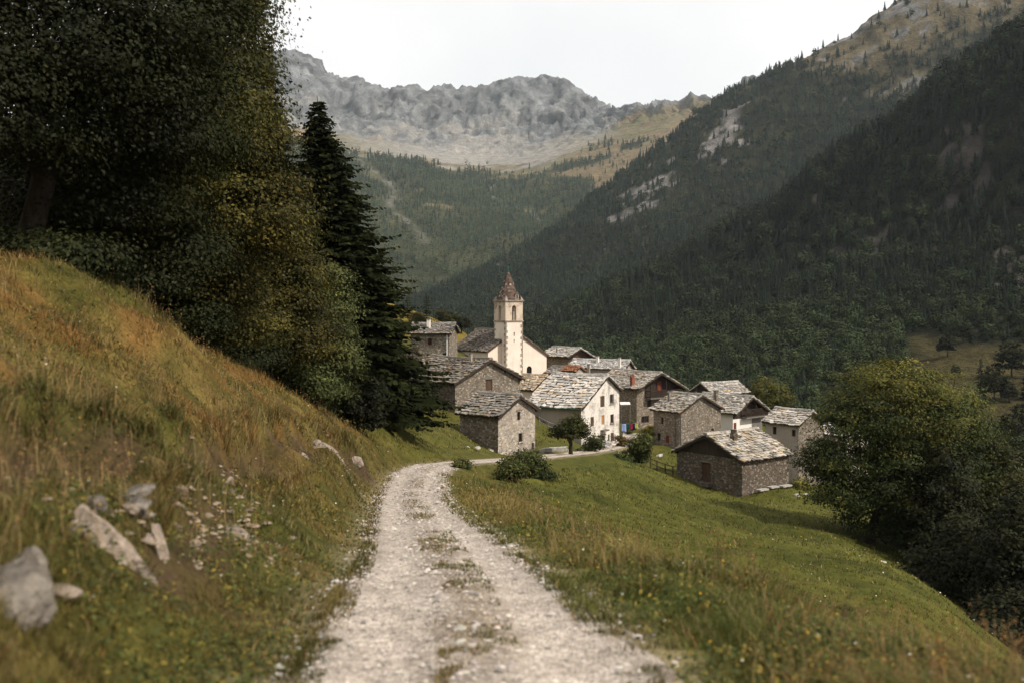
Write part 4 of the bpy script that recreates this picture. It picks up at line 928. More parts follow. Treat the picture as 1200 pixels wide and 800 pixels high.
# spire: octagonal, courses of slabs
mb = MB(); zs0 = z_t+.16; n8 = 8; H_ = z_tip-zs0; prev = None
rows = 17; rng_ = np.random.default_rng(4)
for r in range(rows):
    f0, f1 = r/rows, (r+1)/rows
    rad = lambda f: (hw*1.02)*(1-f)**.9+.05
    for k in range(n8):
        a0, a1 = 2*PI*(k+.5)/n8, 2*PI*(k+1.5)/n8; m_ = 3 if r < 6 else 2 if r < 12 else 1
        for q in range(m_):
            b0, b1 = q/m_, (q+1)/m_
            def pt(b, f, o): 
                R = rad(f)+o; return Vector((tx+R*((1-b)*math.cos(a0)+b*math.cos(a1)), yc+R*((1-b)*math.sin(a0)+b*math.sin(a1)), zs0+H_*f))
            o_ = rng_.uniform(.02, .07); c = np.array([.095, .062, .048])*rng_.uniform(.5, 1.5)
            if rng_.uniform() < .13: c = np.array([.30, .25, .20])*rng_.uniform(.7, 1.2)
            vs = [pt(b0, f0, o_), pt(b1, f0, o_), pt(b1, f1, o_-.03), pt(b0, f1, o_-.03), pt(b0, f0, -.05), pt(b1, f0, -.05)]
            mb.add(vs, [(0, 1, 2, 3), (1, 0, 4, 5)], 0, tuple(c))
mb.build('spire', M['slate'], tower)
mb = MB(); zl = tz(350.5)
mb.box((tx+.2, yc-hw*.98, zl-.15), (tx+.75, yc-hw*.4, zl+.62)); mb.add([(tx+.15, yc-hw*1.02, zl+.62), (tx+.8, yc-hw*1.02, zl+.62), (tx+.475, yc-hw*1.02, zl+.95), (tx+.15, yc-hw*.2, zl+.62), (tx+.8, yc-hw*.2, zl+.62), (tx+.475, yc-hw*.2, zl+.95)], [(0, 1, 2), (0, 2, 5, 3), (2, 1, 4, 5), (0, 3, 4, 1)], 1, (.13, .09, .07))
mb.box((tx+.37, yc-hw*.99, zl+.05), (tx+.58, yc-hw*.9, zl+.5), 2); mb.build('lucarne', [M['quoin'], M['slate'], M['dark']], tower)
for sx in (-1, 1):
    for sy in (-1, 1): mb = MB(); cx_, cy_ = tx+sx*(hw-.12), yc+sy*(hw-.12); mb.add([(cx_-.2, cy_-.2, z_t+.18), (cx_+.2, cy_-.2, z_t+.18), (cx_+.2, cy_+.2, z_t+.18), (cx_-.2, cy_+.2, z_t+.18), (cx_-sx*.1, cy_-sy*.1, z_t+.75)], [(0, 1, 4), (1, 2, 4), (2, 3, 4), (3, 0, 4)]); mb.build('pinnacle', M['quoin'], tower)
mb = MB(); mb.tube([(tx, yc, z_tip-.1), (tx, yc, tz(311.5))], .035, 6); mb.tube([(tx, yc, z_tip+.05), (tx, yc, z_tip+.17), (tx, yc, z_tip+.3)], [.03, .12, .03], 8); mb.tube([(tx-.24, yc, tz(314)), (tx+.24, yc, tz(314))], .03, 6); mb.build('cross', M['verdigris'], tower)
mb = MB(); zc = hz0+.35; mb.tube([(tx, yc, zc), (tx, yc, zc+.08), (tx, yc, zc+.45), (tx, yc, zc+.75), (tx, yc, zc+.85)], [.46, .4, .27, .22, .08], 14); mb.tube([(tx-1, yc, zc+.95), (tx+1, yc, zc+.95)], .07, 6); mb.build('bell', M['bronze'], tower)

# stone shed roof, slab benches, walls, fences, washing line
g = on_ray(703, 97); th_ = thing('stone_shelter', tuple(g), 'low slab roofed shelter half buried in the bank below the limewashed house', 'shelter', rz=math.radians(-38))
rng_ = np.random.default_rng(2)
mb = MB(); mb.box((-1.2, -.75, -1.2), (1.2, .75, .25)); mb.build('wall', M['rubble_pale'], th_)
mb = MB(); slabs(mb, Vector((-1.5, .95, .62)), Vector((1, 0, 0)), Vector((0, -.95, -.3)).normalized(), Vector((0, -.3, .95)).normalized(), 3.0, 2.0, .38, .5, (.42, .40, .38), rng_, .02); mb.build('roof', M['slate'], th_)
def in_front(px, dpy, Yg): return on_ray(px, Yg)
for k, (px, Y, w) in enumerate(((893.5, 85.6, 1.15), (906, 86.5, 1.1), (920.5, 87.4, 1.25))):
    g = on_ray(px, Y); mb = MB(); mb.tube([(-w*.3, 0, -.3), (-w*.3, 0, .16)], .2, 6, 1); mb.tube([(w*.3, 0, -.3), (w*.3, 0, .16)], .2, 6, 1)
    mb.add([(-w/2, -.28, .16), (w/2, -.25, .16), (w/2+.03, .27, .16), (-w/2-.02, .25, .16), (-w/2, -.28, .28), (w/2, -.25, .28), (w/2+.03, .27, .27), (-w/2-.02, .25, .29)], [(0, 3, 2, 1), (4, 5, 6, 7), (0, 1, 5, 4), (1, 2, 6, 5), (2, 3, 7, 6), (3, 0, 4, 7)], 0, (.5, .48, .46))
    o = mb.build('stone_bench', [M['rock_small'], M['rubble_dark']], loc=tuple(g)); o.rotation_euler.z = math.radians(36)
    tag(o, ('white slab bench nearest the corner of the dark barn', 'middle white slab bench along the side of the dark barn', 'white slab bench farthest along the side of the dark barn')[k], 'bench', 'slab benches along the barn')
# low dry wall along the upper road
mb = MB(); pts = [on_ray(px, Y) for px, Y in ((634, 78.5), (645, 80.5), (656, 83), (664, 85.5))]
rng_ = np.random.default_rng(12)
for i in range(len(pts)-1):
    a, b = pts[i], pts[i+1]; n = int(np.linalg.norm(b-a)/.3)
    for k in range(n):
        for lv in range(2):
            p = a+(b-a)*(k+rng_.uniform(.2, .8))/n; s_ = rng_.uniform(.13, .2); mb.box((p[0]-s_, p[1]-.18, p[2]-.15+lv*.22), (p[0]+s_, p[1]+.18, p[2]+.05+lv*.22+rng_.uniform(0, .06)), 0, (.35, .32, .28))
tag(mb.build('dry_stone_wall', M['rock_small']), 'low crumbling dry stone wall along the road beside the small hut', 'wall')
def fence(pts, hgt, label, mat='wood_grey', rails=2, posts=None):
    n = len(pts); root = thing('wooden_fence', tuple(pts[0]), label, 'fence')
    P = [Vector(p)-Vector(pts[0]) for p in pts]
    for p in P:
        mb = MB(); mb.tube([p-Vector((0, 0, .3)), p+Vector((0, 0, hgt))], .06, 6); mb.build('post', M[mat], root)
    for a, b in zip(P[:-1], P[1:]):
        for r in range(rails):
            z = hgt*(.45+.45*r/max(1, rails-1)); mb = MB(); d = (b-a).normalized()*.1; mb.tube([a-d+Vector((0, -.07, z)), b+d+Vector((0, -.07, z+.03))], .045, 5); mb.build('rail', M[mat], root)
fence([on_ray(px, Y) for px, Y in ((762.5, 92), (770, 91), (779.5, 90.2), (788.5, 89.5))], .95, 'short brown rail fence between round bush and the dark barn', 'wood_brown')
fence([on_ray(px, Y) for px, Y in ((632, 98), (642, 99), (652, 100))], .9, 'grey rail fence under the side wall of the limewashed house', 'wood_grey')
# yard and washing line
yp = [(729, 517.5, 111), (742, 519, 108.5), (752, 514, 113), (752, 511, 120), (730, 511, 119)]
mb = MB(); YP = [W(px, py, Y) for px, py, Y in yp]
ctr = np.mean(YP, 0); pl = []
for f in (1.0, .55):
    for p in YP: q = ctr+(p-ctr)*f; pl.append((q[0], q[1], g1(q[0], q[1])+.05))
pl.append((ctr[0], ctr[1], g1(ctr[0], ctr[1])+.06)); n5 = 5
mb.add(pl, [(i, (i+1) % 5, 5+(i+1) % 5, 5+i) for i in range(5)]+[(5+i, 5+(i+1) % 5, 10) for i in range(5)], 0, (.36, .32, .28)); tag(mb.build('yard', M['road']), kind='structure')
a, b = on_ray(727.5, 116), on_ray(750, 118); hl = 1.55
th_ = thing('washing_line', tuple(a), 'washing line strung across the pale yard right of the limewashed house', 'washing line')
A_, B_ = Vector(a), Vector(b); rel = lambda p: p-A_
for p in (A_, B_):
    mb = MB(); mb.tube([rel(p)-Vector((0, 0, .3)), rel(p)+Vector((0, 0, hl+.1))], .04, 6); mb.build('post', M['wood_grey'], th_)
mb = MB(); mb.tube([rel(A_)+Vector((0, 0, hl)), rel((A_+B_)/2)+Vector((0, 0, hl-.06)), rel(B_)+Vector((0, 0, hl))], .012, 4); mb.build('line', M['metal'], th_)
for f, w, hh, c, lab in ((.16, .5, .95, (.28, .36, .62), 'pale blue shirt hanging on the washing line'), (.38, .4, .6, (.01, .07, .045), 'dark green towel hanging on the washing line'), (.54, .3, .75, (.25, .02, .05), 'crimson cloth hanging on the washing line'), (.66, .34, .7, (.012, .014, .04), 'navy cloth hanging on the washing line'), (.80, .36, .6, (.40, .40, .12), 'yellow green cloth hanging on the washing line')):
    p = A_.lerp(B_, f); z = p.z+hl-.05; V_ = []; 
    for i in range(7):
        for j in range(6): u = i/6-.5; V_.append((u*w*(1+.1*j/5), .05*math.sin(u*9+f*20)*(j/5)+.03*math.sin(j), -hh*j/5*(1+.04*math.cos(u*7))))
    Q = [(i*6+j, (i+1)*6+j, (i+1)*6+j+1, i*6+j+1) for i in range(6) for j in range(5)]
    o = npmesh('laundry', V_, [Q], M['cloth'], col=np.tile(c, (len(V_), 1)), smooth_=True, loc=(p.x, p.y, z)); tag(o, lab, 'laundry', 'clothes on the washing line')
    sm = o.modifiers.new('thick', 'SOLIDIFY'); sm.thickness = .015
# small awning on the house behind
g = W(733, 474, 121); mb = MB(); mb.add([(-.6, 0, 0), (.6, 0, .02), (.6, .9, .22), (-.6, .9, .2), (-.6, 0, .07), (.6, 0, .09), (.6, .9, .29), (-.6, .9, .27)], [(0, 3, 2, 1), (4, 5, 6, 7), (0, 1, 5, 4), (1, 2, 6, 5), (2, 3, 7, 6), (3, 0, 4, 7)])
gz_ = g1(g[0], g[1])
for x in (-.55, .55): mb.tube([(x, .05, gz_-g[2]-.2), (x, .05, .02)], .04, 6, 1)
tag(mb.build('porch_roof', [M['metal_white'], M['wood_grey']], loc=tuple(g)), 'small white porch roof between limewashed house and balcony house', 'porch')

# ------------------------------------------------------------------ trees and shrubs
def leaf_quads(C, Nn, s, rng, asp=.62):
    n = len(C); r = rng.normal(size=(n, 3)); u = np.cross(Nn, r); u /= np.linalg.norm(u, axis=1)[:, None]+1e-9; w = np.cross(Nn, u)
    s = np.broadcast_to(s, (n,))[:, None]
    V = np.stack([C-u*s, C-w*s*asp+Nn*s*.15, C+u*s, C+w*s*asp+Nn*s*.15], 1).reshape(-1, 3)
    return V, np.arange(4*n).reshape(n, 4)
def crown_mesh(name, lobes, n, clump, lsize, cols, rng, parent, org, per=26, mat='leaf', flat=.55, shell=.45, upb=.7):
    lobes = [(np.array(c), np.array(r)) for c, r in lobes]; pr = np.array([np.prod(r)**.7 for _, r in lobes]); pr /= pr.sum()
    nc = max(4, n//per); li = rng.choice(len(lobes), nc, p=pr)
    d = rng.normal(size=(nc, 3)); d /= np.linalg.norm(d, axis=1)[:, None]; low = d[:, 2] < -.5; d[low, 2] *= .5
    c0 = np.array([lobes[i][0] for i in li]); r0 = np.array([lobes[i][1] for i in li])
    rad = shell+(1-shell)*rng.uniform(size=nc)**.55; rad = rad*(1+.28*fbm(d*2.2+li[:, None]*3.7, 3))
    cc = c0+d*r0*rad[:, None]
    m = rng.integers(int(per*.5), int(per*1.5), nc); ci = np.repeat(np.arange(nc), m); N_ = len(ci)
    cs = clump*rng.uniform(.6, 1.35, nc)
    off3 = rng.normal(size=(N_, 3)); P = cc[ci]+off3*cs[ci][:, None]*np.array([1, 1, flat])*.58
    dd = d+rng.normal(size=(nc, 3))*.35; Nn = upb*np.array([0, 0, 1.])+.75*dd[ci]+.35*off3*np.array([1, 1, .6])+.42*rng.normal(size=(N_, 3)); Nn /= np.linalg.norm(Nn, axis=1)[:, None]
    V, F = leaf_quads(P-np.array(org), Nn, lsize*rng.uniform(.6, 1.3, N_), rng)
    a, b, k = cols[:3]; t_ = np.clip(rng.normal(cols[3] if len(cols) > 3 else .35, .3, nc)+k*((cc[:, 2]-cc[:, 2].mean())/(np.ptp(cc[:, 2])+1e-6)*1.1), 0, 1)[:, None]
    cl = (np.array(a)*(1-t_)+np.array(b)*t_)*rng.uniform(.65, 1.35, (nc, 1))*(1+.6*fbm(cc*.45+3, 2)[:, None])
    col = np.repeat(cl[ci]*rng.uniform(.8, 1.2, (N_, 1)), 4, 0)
    return npmesh(name, V, [F], M[mat], parent, col=col), cc
def limb_mesh(base, cc, r0, top, rng, parent, org, mat='bark', nl=18, stems=None):
    mb = MB(); B = Vector(base)-Vector(org); T_ = Vector(top)-Vector(org); pts = []; n = 9
    for i in range(n):
        f = i/(n-1); p = B.lerp(T_, f); w = (T_-B).length*.025
        pts.append(p+Vector((rng.uniform(-w, w), rng.uniform(-w, w), 0))*(1 if 0 < i else 0))
    rad = [r0*(1.45 if i == 0 else 1.0)*(1-.85*i/(n-1))+.02 for i in range(n)]; pts[0] = pts[0]-Vector((0, 0, .5))
    mb.tube(pts, rad, 9)
    for k in range(nl):
        c = Vector(cc[rng.integers(len(cc))])-Vector(org); f = rng.uniform(.25, .9); i = f*(n-1); j = int(i)
        s_ = pts[j].lerp(pts[min(j+1, n-1)], i-j); rr = rad[j]*.45
        mid = s_.lerp(c, .5)+Vector((0, 0, (c-s_).length*rng.uniform(.0, .16))); mb.tube([s_, s_.lerp(mid, .5)+Vector((0, 0, .05)), mid, mid.lerp(c, .55), c], [rr, rr*.8, rr*.55, rr*.3, .012], 6)
    return mb.build('trunk', M[mat], parent, smooth_=True)
AUT_SUN = ((.034, .036, .010), (.105, .082, .015), .3); GRN = ((.019, .024, .007), (.048, .046, .011), .25); DRK = ((.011, .0135, .005), (.023, .024, .008), .2); LIT = ((.045, .055, .018), (.100, .108, .036), .3); SHR = ((.030, .040, .012), (.080, .082, .022), .35)  # gold and LIT palettes hold sunlight put into leaf colour, besides autumn tint
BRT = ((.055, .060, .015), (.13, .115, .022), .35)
def broadleaf(name, label, cat, base, lobes, n, clump, ls, cols, r0, seed, group=None, nl=18, per=26, bark='bark_dark', top=None, shell=.45, flat=.55):
    rng = np.random.default_rng(seed); base = np.array(base, float); root = thing(name, tuple(base), label, cat, group)
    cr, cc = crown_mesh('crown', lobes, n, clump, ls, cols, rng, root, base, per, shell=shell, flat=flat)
    if top is None: big = max(lobes, key=lambda q: np.prod(q[1])); top = np.array(big[0])+np.array([0, 0, big[1][2]*.5])
    limb_mesh(base, cc, r0, top, rng, root, base, bark, nl); return root
def lob(*items):   # (px, py, distance, half width px, half height px[, half depth m])
    out = []
    for it in items:
        px, py, Y, rx, ry = it[:5]; c = W(px, py, Y); sx, sz = rx*Y/FPX, ry*Y/FPX; out.append((c, (sx, it[5] if len(it) > 5 else sx, sz)))
    return out
FR = 'trees along the top of the left bank'
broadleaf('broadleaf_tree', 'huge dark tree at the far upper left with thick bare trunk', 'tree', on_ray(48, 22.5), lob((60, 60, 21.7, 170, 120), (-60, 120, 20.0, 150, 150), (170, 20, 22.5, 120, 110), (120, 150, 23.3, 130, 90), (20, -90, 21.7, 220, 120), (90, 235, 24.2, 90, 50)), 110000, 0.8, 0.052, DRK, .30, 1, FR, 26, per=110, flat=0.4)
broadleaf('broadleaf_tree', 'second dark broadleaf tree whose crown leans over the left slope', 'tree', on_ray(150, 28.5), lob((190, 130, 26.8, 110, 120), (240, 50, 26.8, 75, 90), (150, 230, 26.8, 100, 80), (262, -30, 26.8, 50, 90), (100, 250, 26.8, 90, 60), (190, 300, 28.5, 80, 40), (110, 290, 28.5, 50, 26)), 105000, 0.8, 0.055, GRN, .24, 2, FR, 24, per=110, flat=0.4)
broadleaf('broadleaf_tree', 'olive gold tree whose upper leaves show against the sky', 'tree', on_ray(235, 35), lob((255, 150, 32.7, 76, 90), (270, 55, 32.7, 40, 70), (270, 250, 33.6, 92, 80), (225, 320, 34.5, 90, 70), (304, 205, 33.6, 38, 66), (250, -10, 32.7, 54, 66), (290, 20, 32.7, 20, 30), (210, 370, 35.0, 50, 30), (275, 380, 35.5, 60, 40)), 115000, 0.75, 0.062, AUT_SUN, .2, 3, FR, 26, per=100, flat=0.4)
broadleaf('broadleaf_tree', 'mid height golden green tree beneath the sky showing crown', 'tree', on_ray(318, 42), lob((312, 262, 40.1, 46, 72), (340, 335, 41.1, 42, 56), (290, 350, 41.1, 64, 66), (340, 395, 42.0, 56, 46), (300, 415, 42.0, 44, 34)), 75000, 0.7, 0.066, AUT_SUN, .16, 4, FR, 20, per=95, flat=0.4)
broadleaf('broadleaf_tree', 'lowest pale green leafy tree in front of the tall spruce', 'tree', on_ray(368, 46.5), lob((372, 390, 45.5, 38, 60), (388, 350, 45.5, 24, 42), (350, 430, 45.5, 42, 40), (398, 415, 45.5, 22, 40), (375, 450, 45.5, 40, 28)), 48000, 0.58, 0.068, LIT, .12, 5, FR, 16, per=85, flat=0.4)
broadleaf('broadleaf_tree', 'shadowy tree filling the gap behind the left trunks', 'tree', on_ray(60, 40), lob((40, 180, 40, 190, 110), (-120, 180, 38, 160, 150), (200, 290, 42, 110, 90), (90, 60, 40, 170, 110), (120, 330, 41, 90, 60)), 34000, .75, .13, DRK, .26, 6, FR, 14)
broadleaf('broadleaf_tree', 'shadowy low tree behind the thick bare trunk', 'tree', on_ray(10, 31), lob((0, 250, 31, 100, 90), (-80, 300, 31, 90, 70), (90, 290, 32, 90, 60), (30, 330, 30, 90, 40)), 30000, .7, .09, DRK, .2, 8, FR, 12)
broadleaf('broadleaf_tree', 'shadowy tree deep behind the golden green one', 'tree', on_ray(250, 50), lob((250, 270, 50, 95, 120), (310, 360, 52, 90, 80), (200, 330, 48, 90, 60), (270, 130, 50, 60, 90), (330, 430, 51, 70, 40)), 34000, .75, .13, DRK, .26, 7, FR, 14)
for k, (px, Y, w_, h_, lab) in enumerate(((60, 21.5, 150, 46, 'dark undergrowth around the thick bare trunk'), (140, 27, 120, 46, 'dark shrub below the second left tree'), (215, 33, 100, 50, 'dark shrub below the sky showing tree'), (290, 40, 90, 54, 'dark shrub below the mid height golden green tree'), (345, 45, 70, 50, 'dark shrub below the lowest pale green tree'), (100, 27, 150, 70, 'shaded thicket between the two big left trees'), (255, 40, 130, 80, 'shaded thicket behind the sky showing tree'))):
    g = on_ray(px, Y); rx, rz_ = w_/2*Y/FPX, h_/2*Y/FPX; rng_ = np.random.default_rng(300+k)
    broadleaf('shrub', lab, 'shrub', g, [(g+np.array([rng_.uniform(-.6, .6)*rx, rng_.uniform(-.5, .5)*rx, rz_*rng_.uniform(.2, .9)]), (rx*.6, rx*.6, rz_*.8)) for _ in range(5)], 13000, .45, .055, ((.016, .021, .007), (.035, .038, .012), .3), .05, 310+k, 'undergrowth below the left trees', 7, top=g+np.array([0, 0, rz_]))

def conifer(name, label, base, height, radius, seed, col=(.013, .019, .010), group=None, dens=1.0, lean=0.0, ls=1.0, bare=.04, cat='spruce'):
    rng = np.random.default_rng(seed); base = np.array(base, float); root = thing(name, tuple(base), label, cat, group)
    mb = MB(); mb.tube([(0, 0, -.5), (0, 0, height*.3), (lean*.6, 0, height*.7), (lean, 0, height)], [radius*.075+.04, radius*.06, radius*.03, .01], 8); mb.build('trunk', M['bark_dark'], root, smooth_=True)
    z = height*bare; Ps = []; Ds = []; Ss = []; Ci = []; k = 0
    while z < height*.985:
        f = z/height; R = radius*((1-f)**.82)*rng.uniform(.85, 1.1)+.08; nb = int((6+5*(1-f))*dens)+1
        for b in range(nb):
            a = rng.uniform(0, 2*PI); Lb = R*rng.uniform(.55, 1.18); droop = rng.uniform(.18, .42)+.12*(1-f); up = rng.uniform(.10, .2)
            if rng.uniform() < .06: continue
            m = max(4, int(Lb/.16/ls)); t_ = (np.arange(m)+rng.uniform(0, 1, m))/m; t_ = .12+.88*t_
            r_ = Lb*t_; zz = z-droop*Lb*t_+up*Lb*t_**3.
            dx, dy = math.cos(a), math.sin(a)
            for sd in (-1, 1):
                an = a+sd*rng.uniform(.35, 1.1, m); sp = (.16+.55*(1-t_)*R*.42)*rng.uniform(.6, 1.25, m)*ls; sp = np.clip(sp, .12, .75*ls)
                st = np.stack([dx*r_, dy*r_, zz], 1); D = np.stack([np.cos(an), np.sin(an), -rng.uniform(.15, .7, m)], 1); D /= np.linalg.norm(D, axis=1)[:, None]
                Ps.append(st); Ds.append(D*sp[:, None]); Ci.append(np.full(m, k))
            k += 1
        z += (.20+.22*(1-f))*rng.uniform(.8, 1.2)*max(1., height/16)/math.sqrt(dens)
    P = np.concatenate(Ps); D = np.concatenate(Ds); Ci = np.concatenate(Ci); n = len(P)
    P = P+np.stack([lean*np.clip(P[:, 2]/height, 0, 1)**1.5, 0*P[:, 2], 0*P[:, 2]], 1)
    ln = np.linalg.norm(D, axis=1)[:, None]; S_ = np.cross(D, np.array([0, 0, 1.])+rng.normal(size=(n, 3))*.5); S_ /= np.linalg.norm(S_, axis=1)[:, None]+1e-9; S_ *= ln*.24+.02
    V = np.stack([P, P+D*.55-S_, P+D, P+D*.55+S_-np.array([0, 0, .02])], 1).reshape(-1, 3)
    cb = np.array(col)*rng.uniform(.65, 1.45, (k+1, 1)); tip = np.repeat((cb[Ci]*rng.uniform(.8, 1.25, (n, 1))), 4, 0)
    npmesh('crown', V, [np.arange(4*n).reshape(n, 4)], M['needle'], root, col=tip); return root
conifer('spruce', 'tall dark spruce standing clear against the valley beside the village', on_ray(396, 60), 18.4, 7.3, 11, (.013, .016, .0055), 'spruces among the left trees', 2.2, lean=-1.25, ls=1.15)
conifer('spruce', 'tallest spruce behind the golden crowns with only its tip in the sky', on_ray(325, 60), 20.8, 4.6, 12, (.009, .012, .006), 'spruces among the left trees', 1.5, lean=-.7)
conifer('spruce', 'dark spruce filling in behind the standing clear one', on_ray(436, 74), 9.5, 3.6, 13, (.012, .015, .007), 'spruces among the left trees', 1.4)
def bush(name, label, px, Y, wpx, hpx, n, cols, seed, cat='bush', group='shrubs around the village', ls=.1, lobs=None, dz=.0, clump=.3):
    g = on_ray(px, Y); g[2] += dz; rx, rz_ = wpx/2*Y/FPX, hpx/2*Y/FPX; rng = np.random.default_rng(seed); lobes = []
    for k in range(lobs or 5):
        o = rng.uniform(-1, 1, 3)*np.array([rx*.55, rx*.45, rz_*.35]); lobes.append((g+np.array([0, 0, rz_*(.25+.85*k/max(1, (lobs or 5)-1))])+o, (rx*.62, rx*.58, rz_*.7)))
    return broadleaf(name, label, cat, g, lobes, n, clump, ls, cols, .05, seed, group, 8, 22, top=g+np.array([0, 0, rz_*1.2]))
bush('bush', 'dark green bush at the foot of the tall spruce', 418, 50, 75, 62, 6500, DRK, 21, ls=.09)
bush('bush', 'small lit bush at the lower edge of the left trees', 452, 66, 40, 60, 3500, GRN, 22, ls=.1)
bush('shrub', 'dark spreading shrub against the side wall of the large dark house', 505, 84, 44, 52, 4200, DRK, 23, ls=.1)
bush('shrub', 'low dark shrub at the left corner of the large dark house', 482, 88, 30, 36, 2200, DRK, 24, ls=.1)
bush('bush', 'scrubby bush left of the narrow upper stone house', 466, 112, 44, 46, 2600, GRN, 25, ls=.13)
bush('bush', 'leafless looking grey bush in front of the narrow upper house', 483, 108, 24, 34, 900, ((.06, .045, .035), (.09, .065, .045), .2), 26, ls=.1)
g = on_ray(669, 78); broadleaf('small_tree', 'small round fruit tree in front of the limewashed house', 'tree', g, lob((668, 503, 78, 19, 15), (676, 497, 78, 13, 13), (657, 507, 78, 14, 10), (682, 508, 78, 9, 9)), 6500, .3, .085, GRN, .16, 27, None, 12)
bush('bush', 'big rounded bush between limewashed house and rail fence', 741, 89, 44, 34, 6500, SHR, 28, ls=.1)
bush('bush', 'yellow flowering bush at the corner of the drainpipe house', 757, 109, 22, 22, 1800, ((.05, .06, .012), (.20, .15, .02), .4), 29, ls=.11)
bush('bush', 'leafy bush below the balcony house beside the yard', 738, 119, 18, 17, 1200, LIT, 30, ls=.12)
bush('bush', 'large dark bramble on the bank right of the road bend', 620, 51.5, 62, 34, 7500, SHR, 31, ls=.07, dz=-.1)
bush('bush', 'dark bramble clump lower on the bank right of the road bend', 598, 48.5, 34, 26, 3600, SHR, 32, ls=.065)
bush('bush', 'small dark shrub on the inside of the road bend', 542, 50, 24, 14, 1500, SHR, 33, ls=.06)
bush('bush', 'shrub sprawling below the slab roofed shelter', 690, 88, 36, 22, 2600, SHR, 34, ls=.09)
bush('bush', 'rusty shrub under the front door of the limewashed house', 725, 101, 22, 18, 1500, ((.06, .05, .015), (.13, .075, .025), .3), 35, ls=.09)
bush('bush', 'bush beside the white benches behind the dark barn', 940, 92, 30, 22, 1800, BRT, 36, ls=.1)
# trees behind and beside the village
BK = 'trees behind the village'
g = on_ray(903, 150); broadleaf('broadleaf_tree', 'yellow green rounded tree behind the white timber gabled house', 'tree', g, lob((900, 459, 150, 22, 19), (914, 466, 150, 16, 16), (890, 470, 150, 14, 14)), 6000, .6, .16, BRT, .2, 41, BK, 12)
g = on_ray(500, 150); conifer('spruce', 'pointed young spruce on the grassy knoll behind the upper house', g, 5.4, 1.5, 42, (.018, .024, .013), BK, .9, ls=1.3)
g = on_ray(478, 158); conifer('spruce', 'smaller spruce on the golden slope left of the knoll', g, 3.6, 1.2, 43, (.02, .026, .013), BK, .9, ls=1.3)
for k, (px, py, Y, r_, c_, lab) in enumerate(((521, 372, 152, 11, GRN, 'dark rounded tree crowning the knoll behind the upper house'), (489, 374, 152, 9, AUT_SUN, 'brownish low tree between the two knoll spruces'), (541, 378, 158, 8, DRK, 'small tree at the right end of the golden knoll'), (462, 380, 140, 12, GRN, 'tree at the edge of the tall spruce on the golden slope'))):
    c = W(px, py, Y); g = np.array([c[0], c[1], g1(c[0], c[1])]); broadleaf('broadleaf_tree', lab, 'tree', g, lob((px, py, Y, r_, r_*.85), (px+r_*.6, py+3, Y, r_*.7, r_*.6)), 2600, .5, .15, c_, .12, 44+k, BK, 8)
# the big round tree and the gully wood on the right
GU = 'trees in the gully on the right'
g = on_ray(1018, 65)
broadleaf('broadleaf_tree', 'big round tree with golden top casting shade on the meadow', 'tree', g, lob((1045, 480, 66, 82, 58), (1000, 520, 65, 56, 62), (1085, 520, 67, 64, 70), (1040, 560, 66, 90, 62), (985, 575, 64, 36, 30), (1110, 470, 68, 34, 34), (1050, 450, 66, 48, 30), (985, 480, 65, 30, 30), (1085, 600, 66, 64, 60), (1040, 610, 65.5, 50, 30), (965, 545, 65, 30, 40), (1130, 540, 67, 40, 60), (1125, 505, 68, 38, 44)), 120000, 0.9, 0.088, ((.030, .042, .011), (.120, .105, .019), .95, .08), .3, 51, GU, 36, shell=.5, per=100, flat=0.4)  # gold rising with height puts the sunlit top into the leaf colour
for k, (px, top, base, Y, wpx, c_, n_, lab) in enumerate(((1110, 520, 720, 62, 80, DRK, 16000, 'dark tree close behind the big round tree'), (1165, 510, 740, 66, 100, GRN, 22000, 'grey green tree at the right edge of the gully'), (1210, 560, 800, 50, 110, DRK, 18000, 'darkest tree low at the right edge of the picture'), (1140, 600, 760, 54, 90, DRK, 16000, 'low dark tree at the bend of the meadow edge'), (1070, 590, 700, 70, 80, DRK, 12000, 'shaded tree under the skirt of the big round tree'), (1190, 480, 640, 90, 70, DRK, 9000, 'dark tree top showing above the grey green one'), (1085, 640, 740, 56, 60, DRK, 9000, 'shrubby dark tree along the meadow edge'), (1180, 690, 850, 44, 90, DRK, 16000, 'low leafy tree at the bottom right of the gully'))):
    b = W(px, base, Y); b[2] = min(b[2], g1(b[0], b[1])); c = (top+base)/2; hh = (base-top)/2
    broadleaf('broadleaf_tree', lab, 'tree', b, lob((px, top+hh*.55, Y, wpx*.45, hh*.55), (px-wpx*.25, top+hh*.95, Y-1, wpx*.34, hh*.5), (px+wpx*.25, top+hh*.9, Y+1, wpx*.36, hh*.5), (px, top+hh*1.25, Y-.5, wpx*.45, hh*.5)), n_, .5, .11, c_, .2, 60+k, GU, 14)
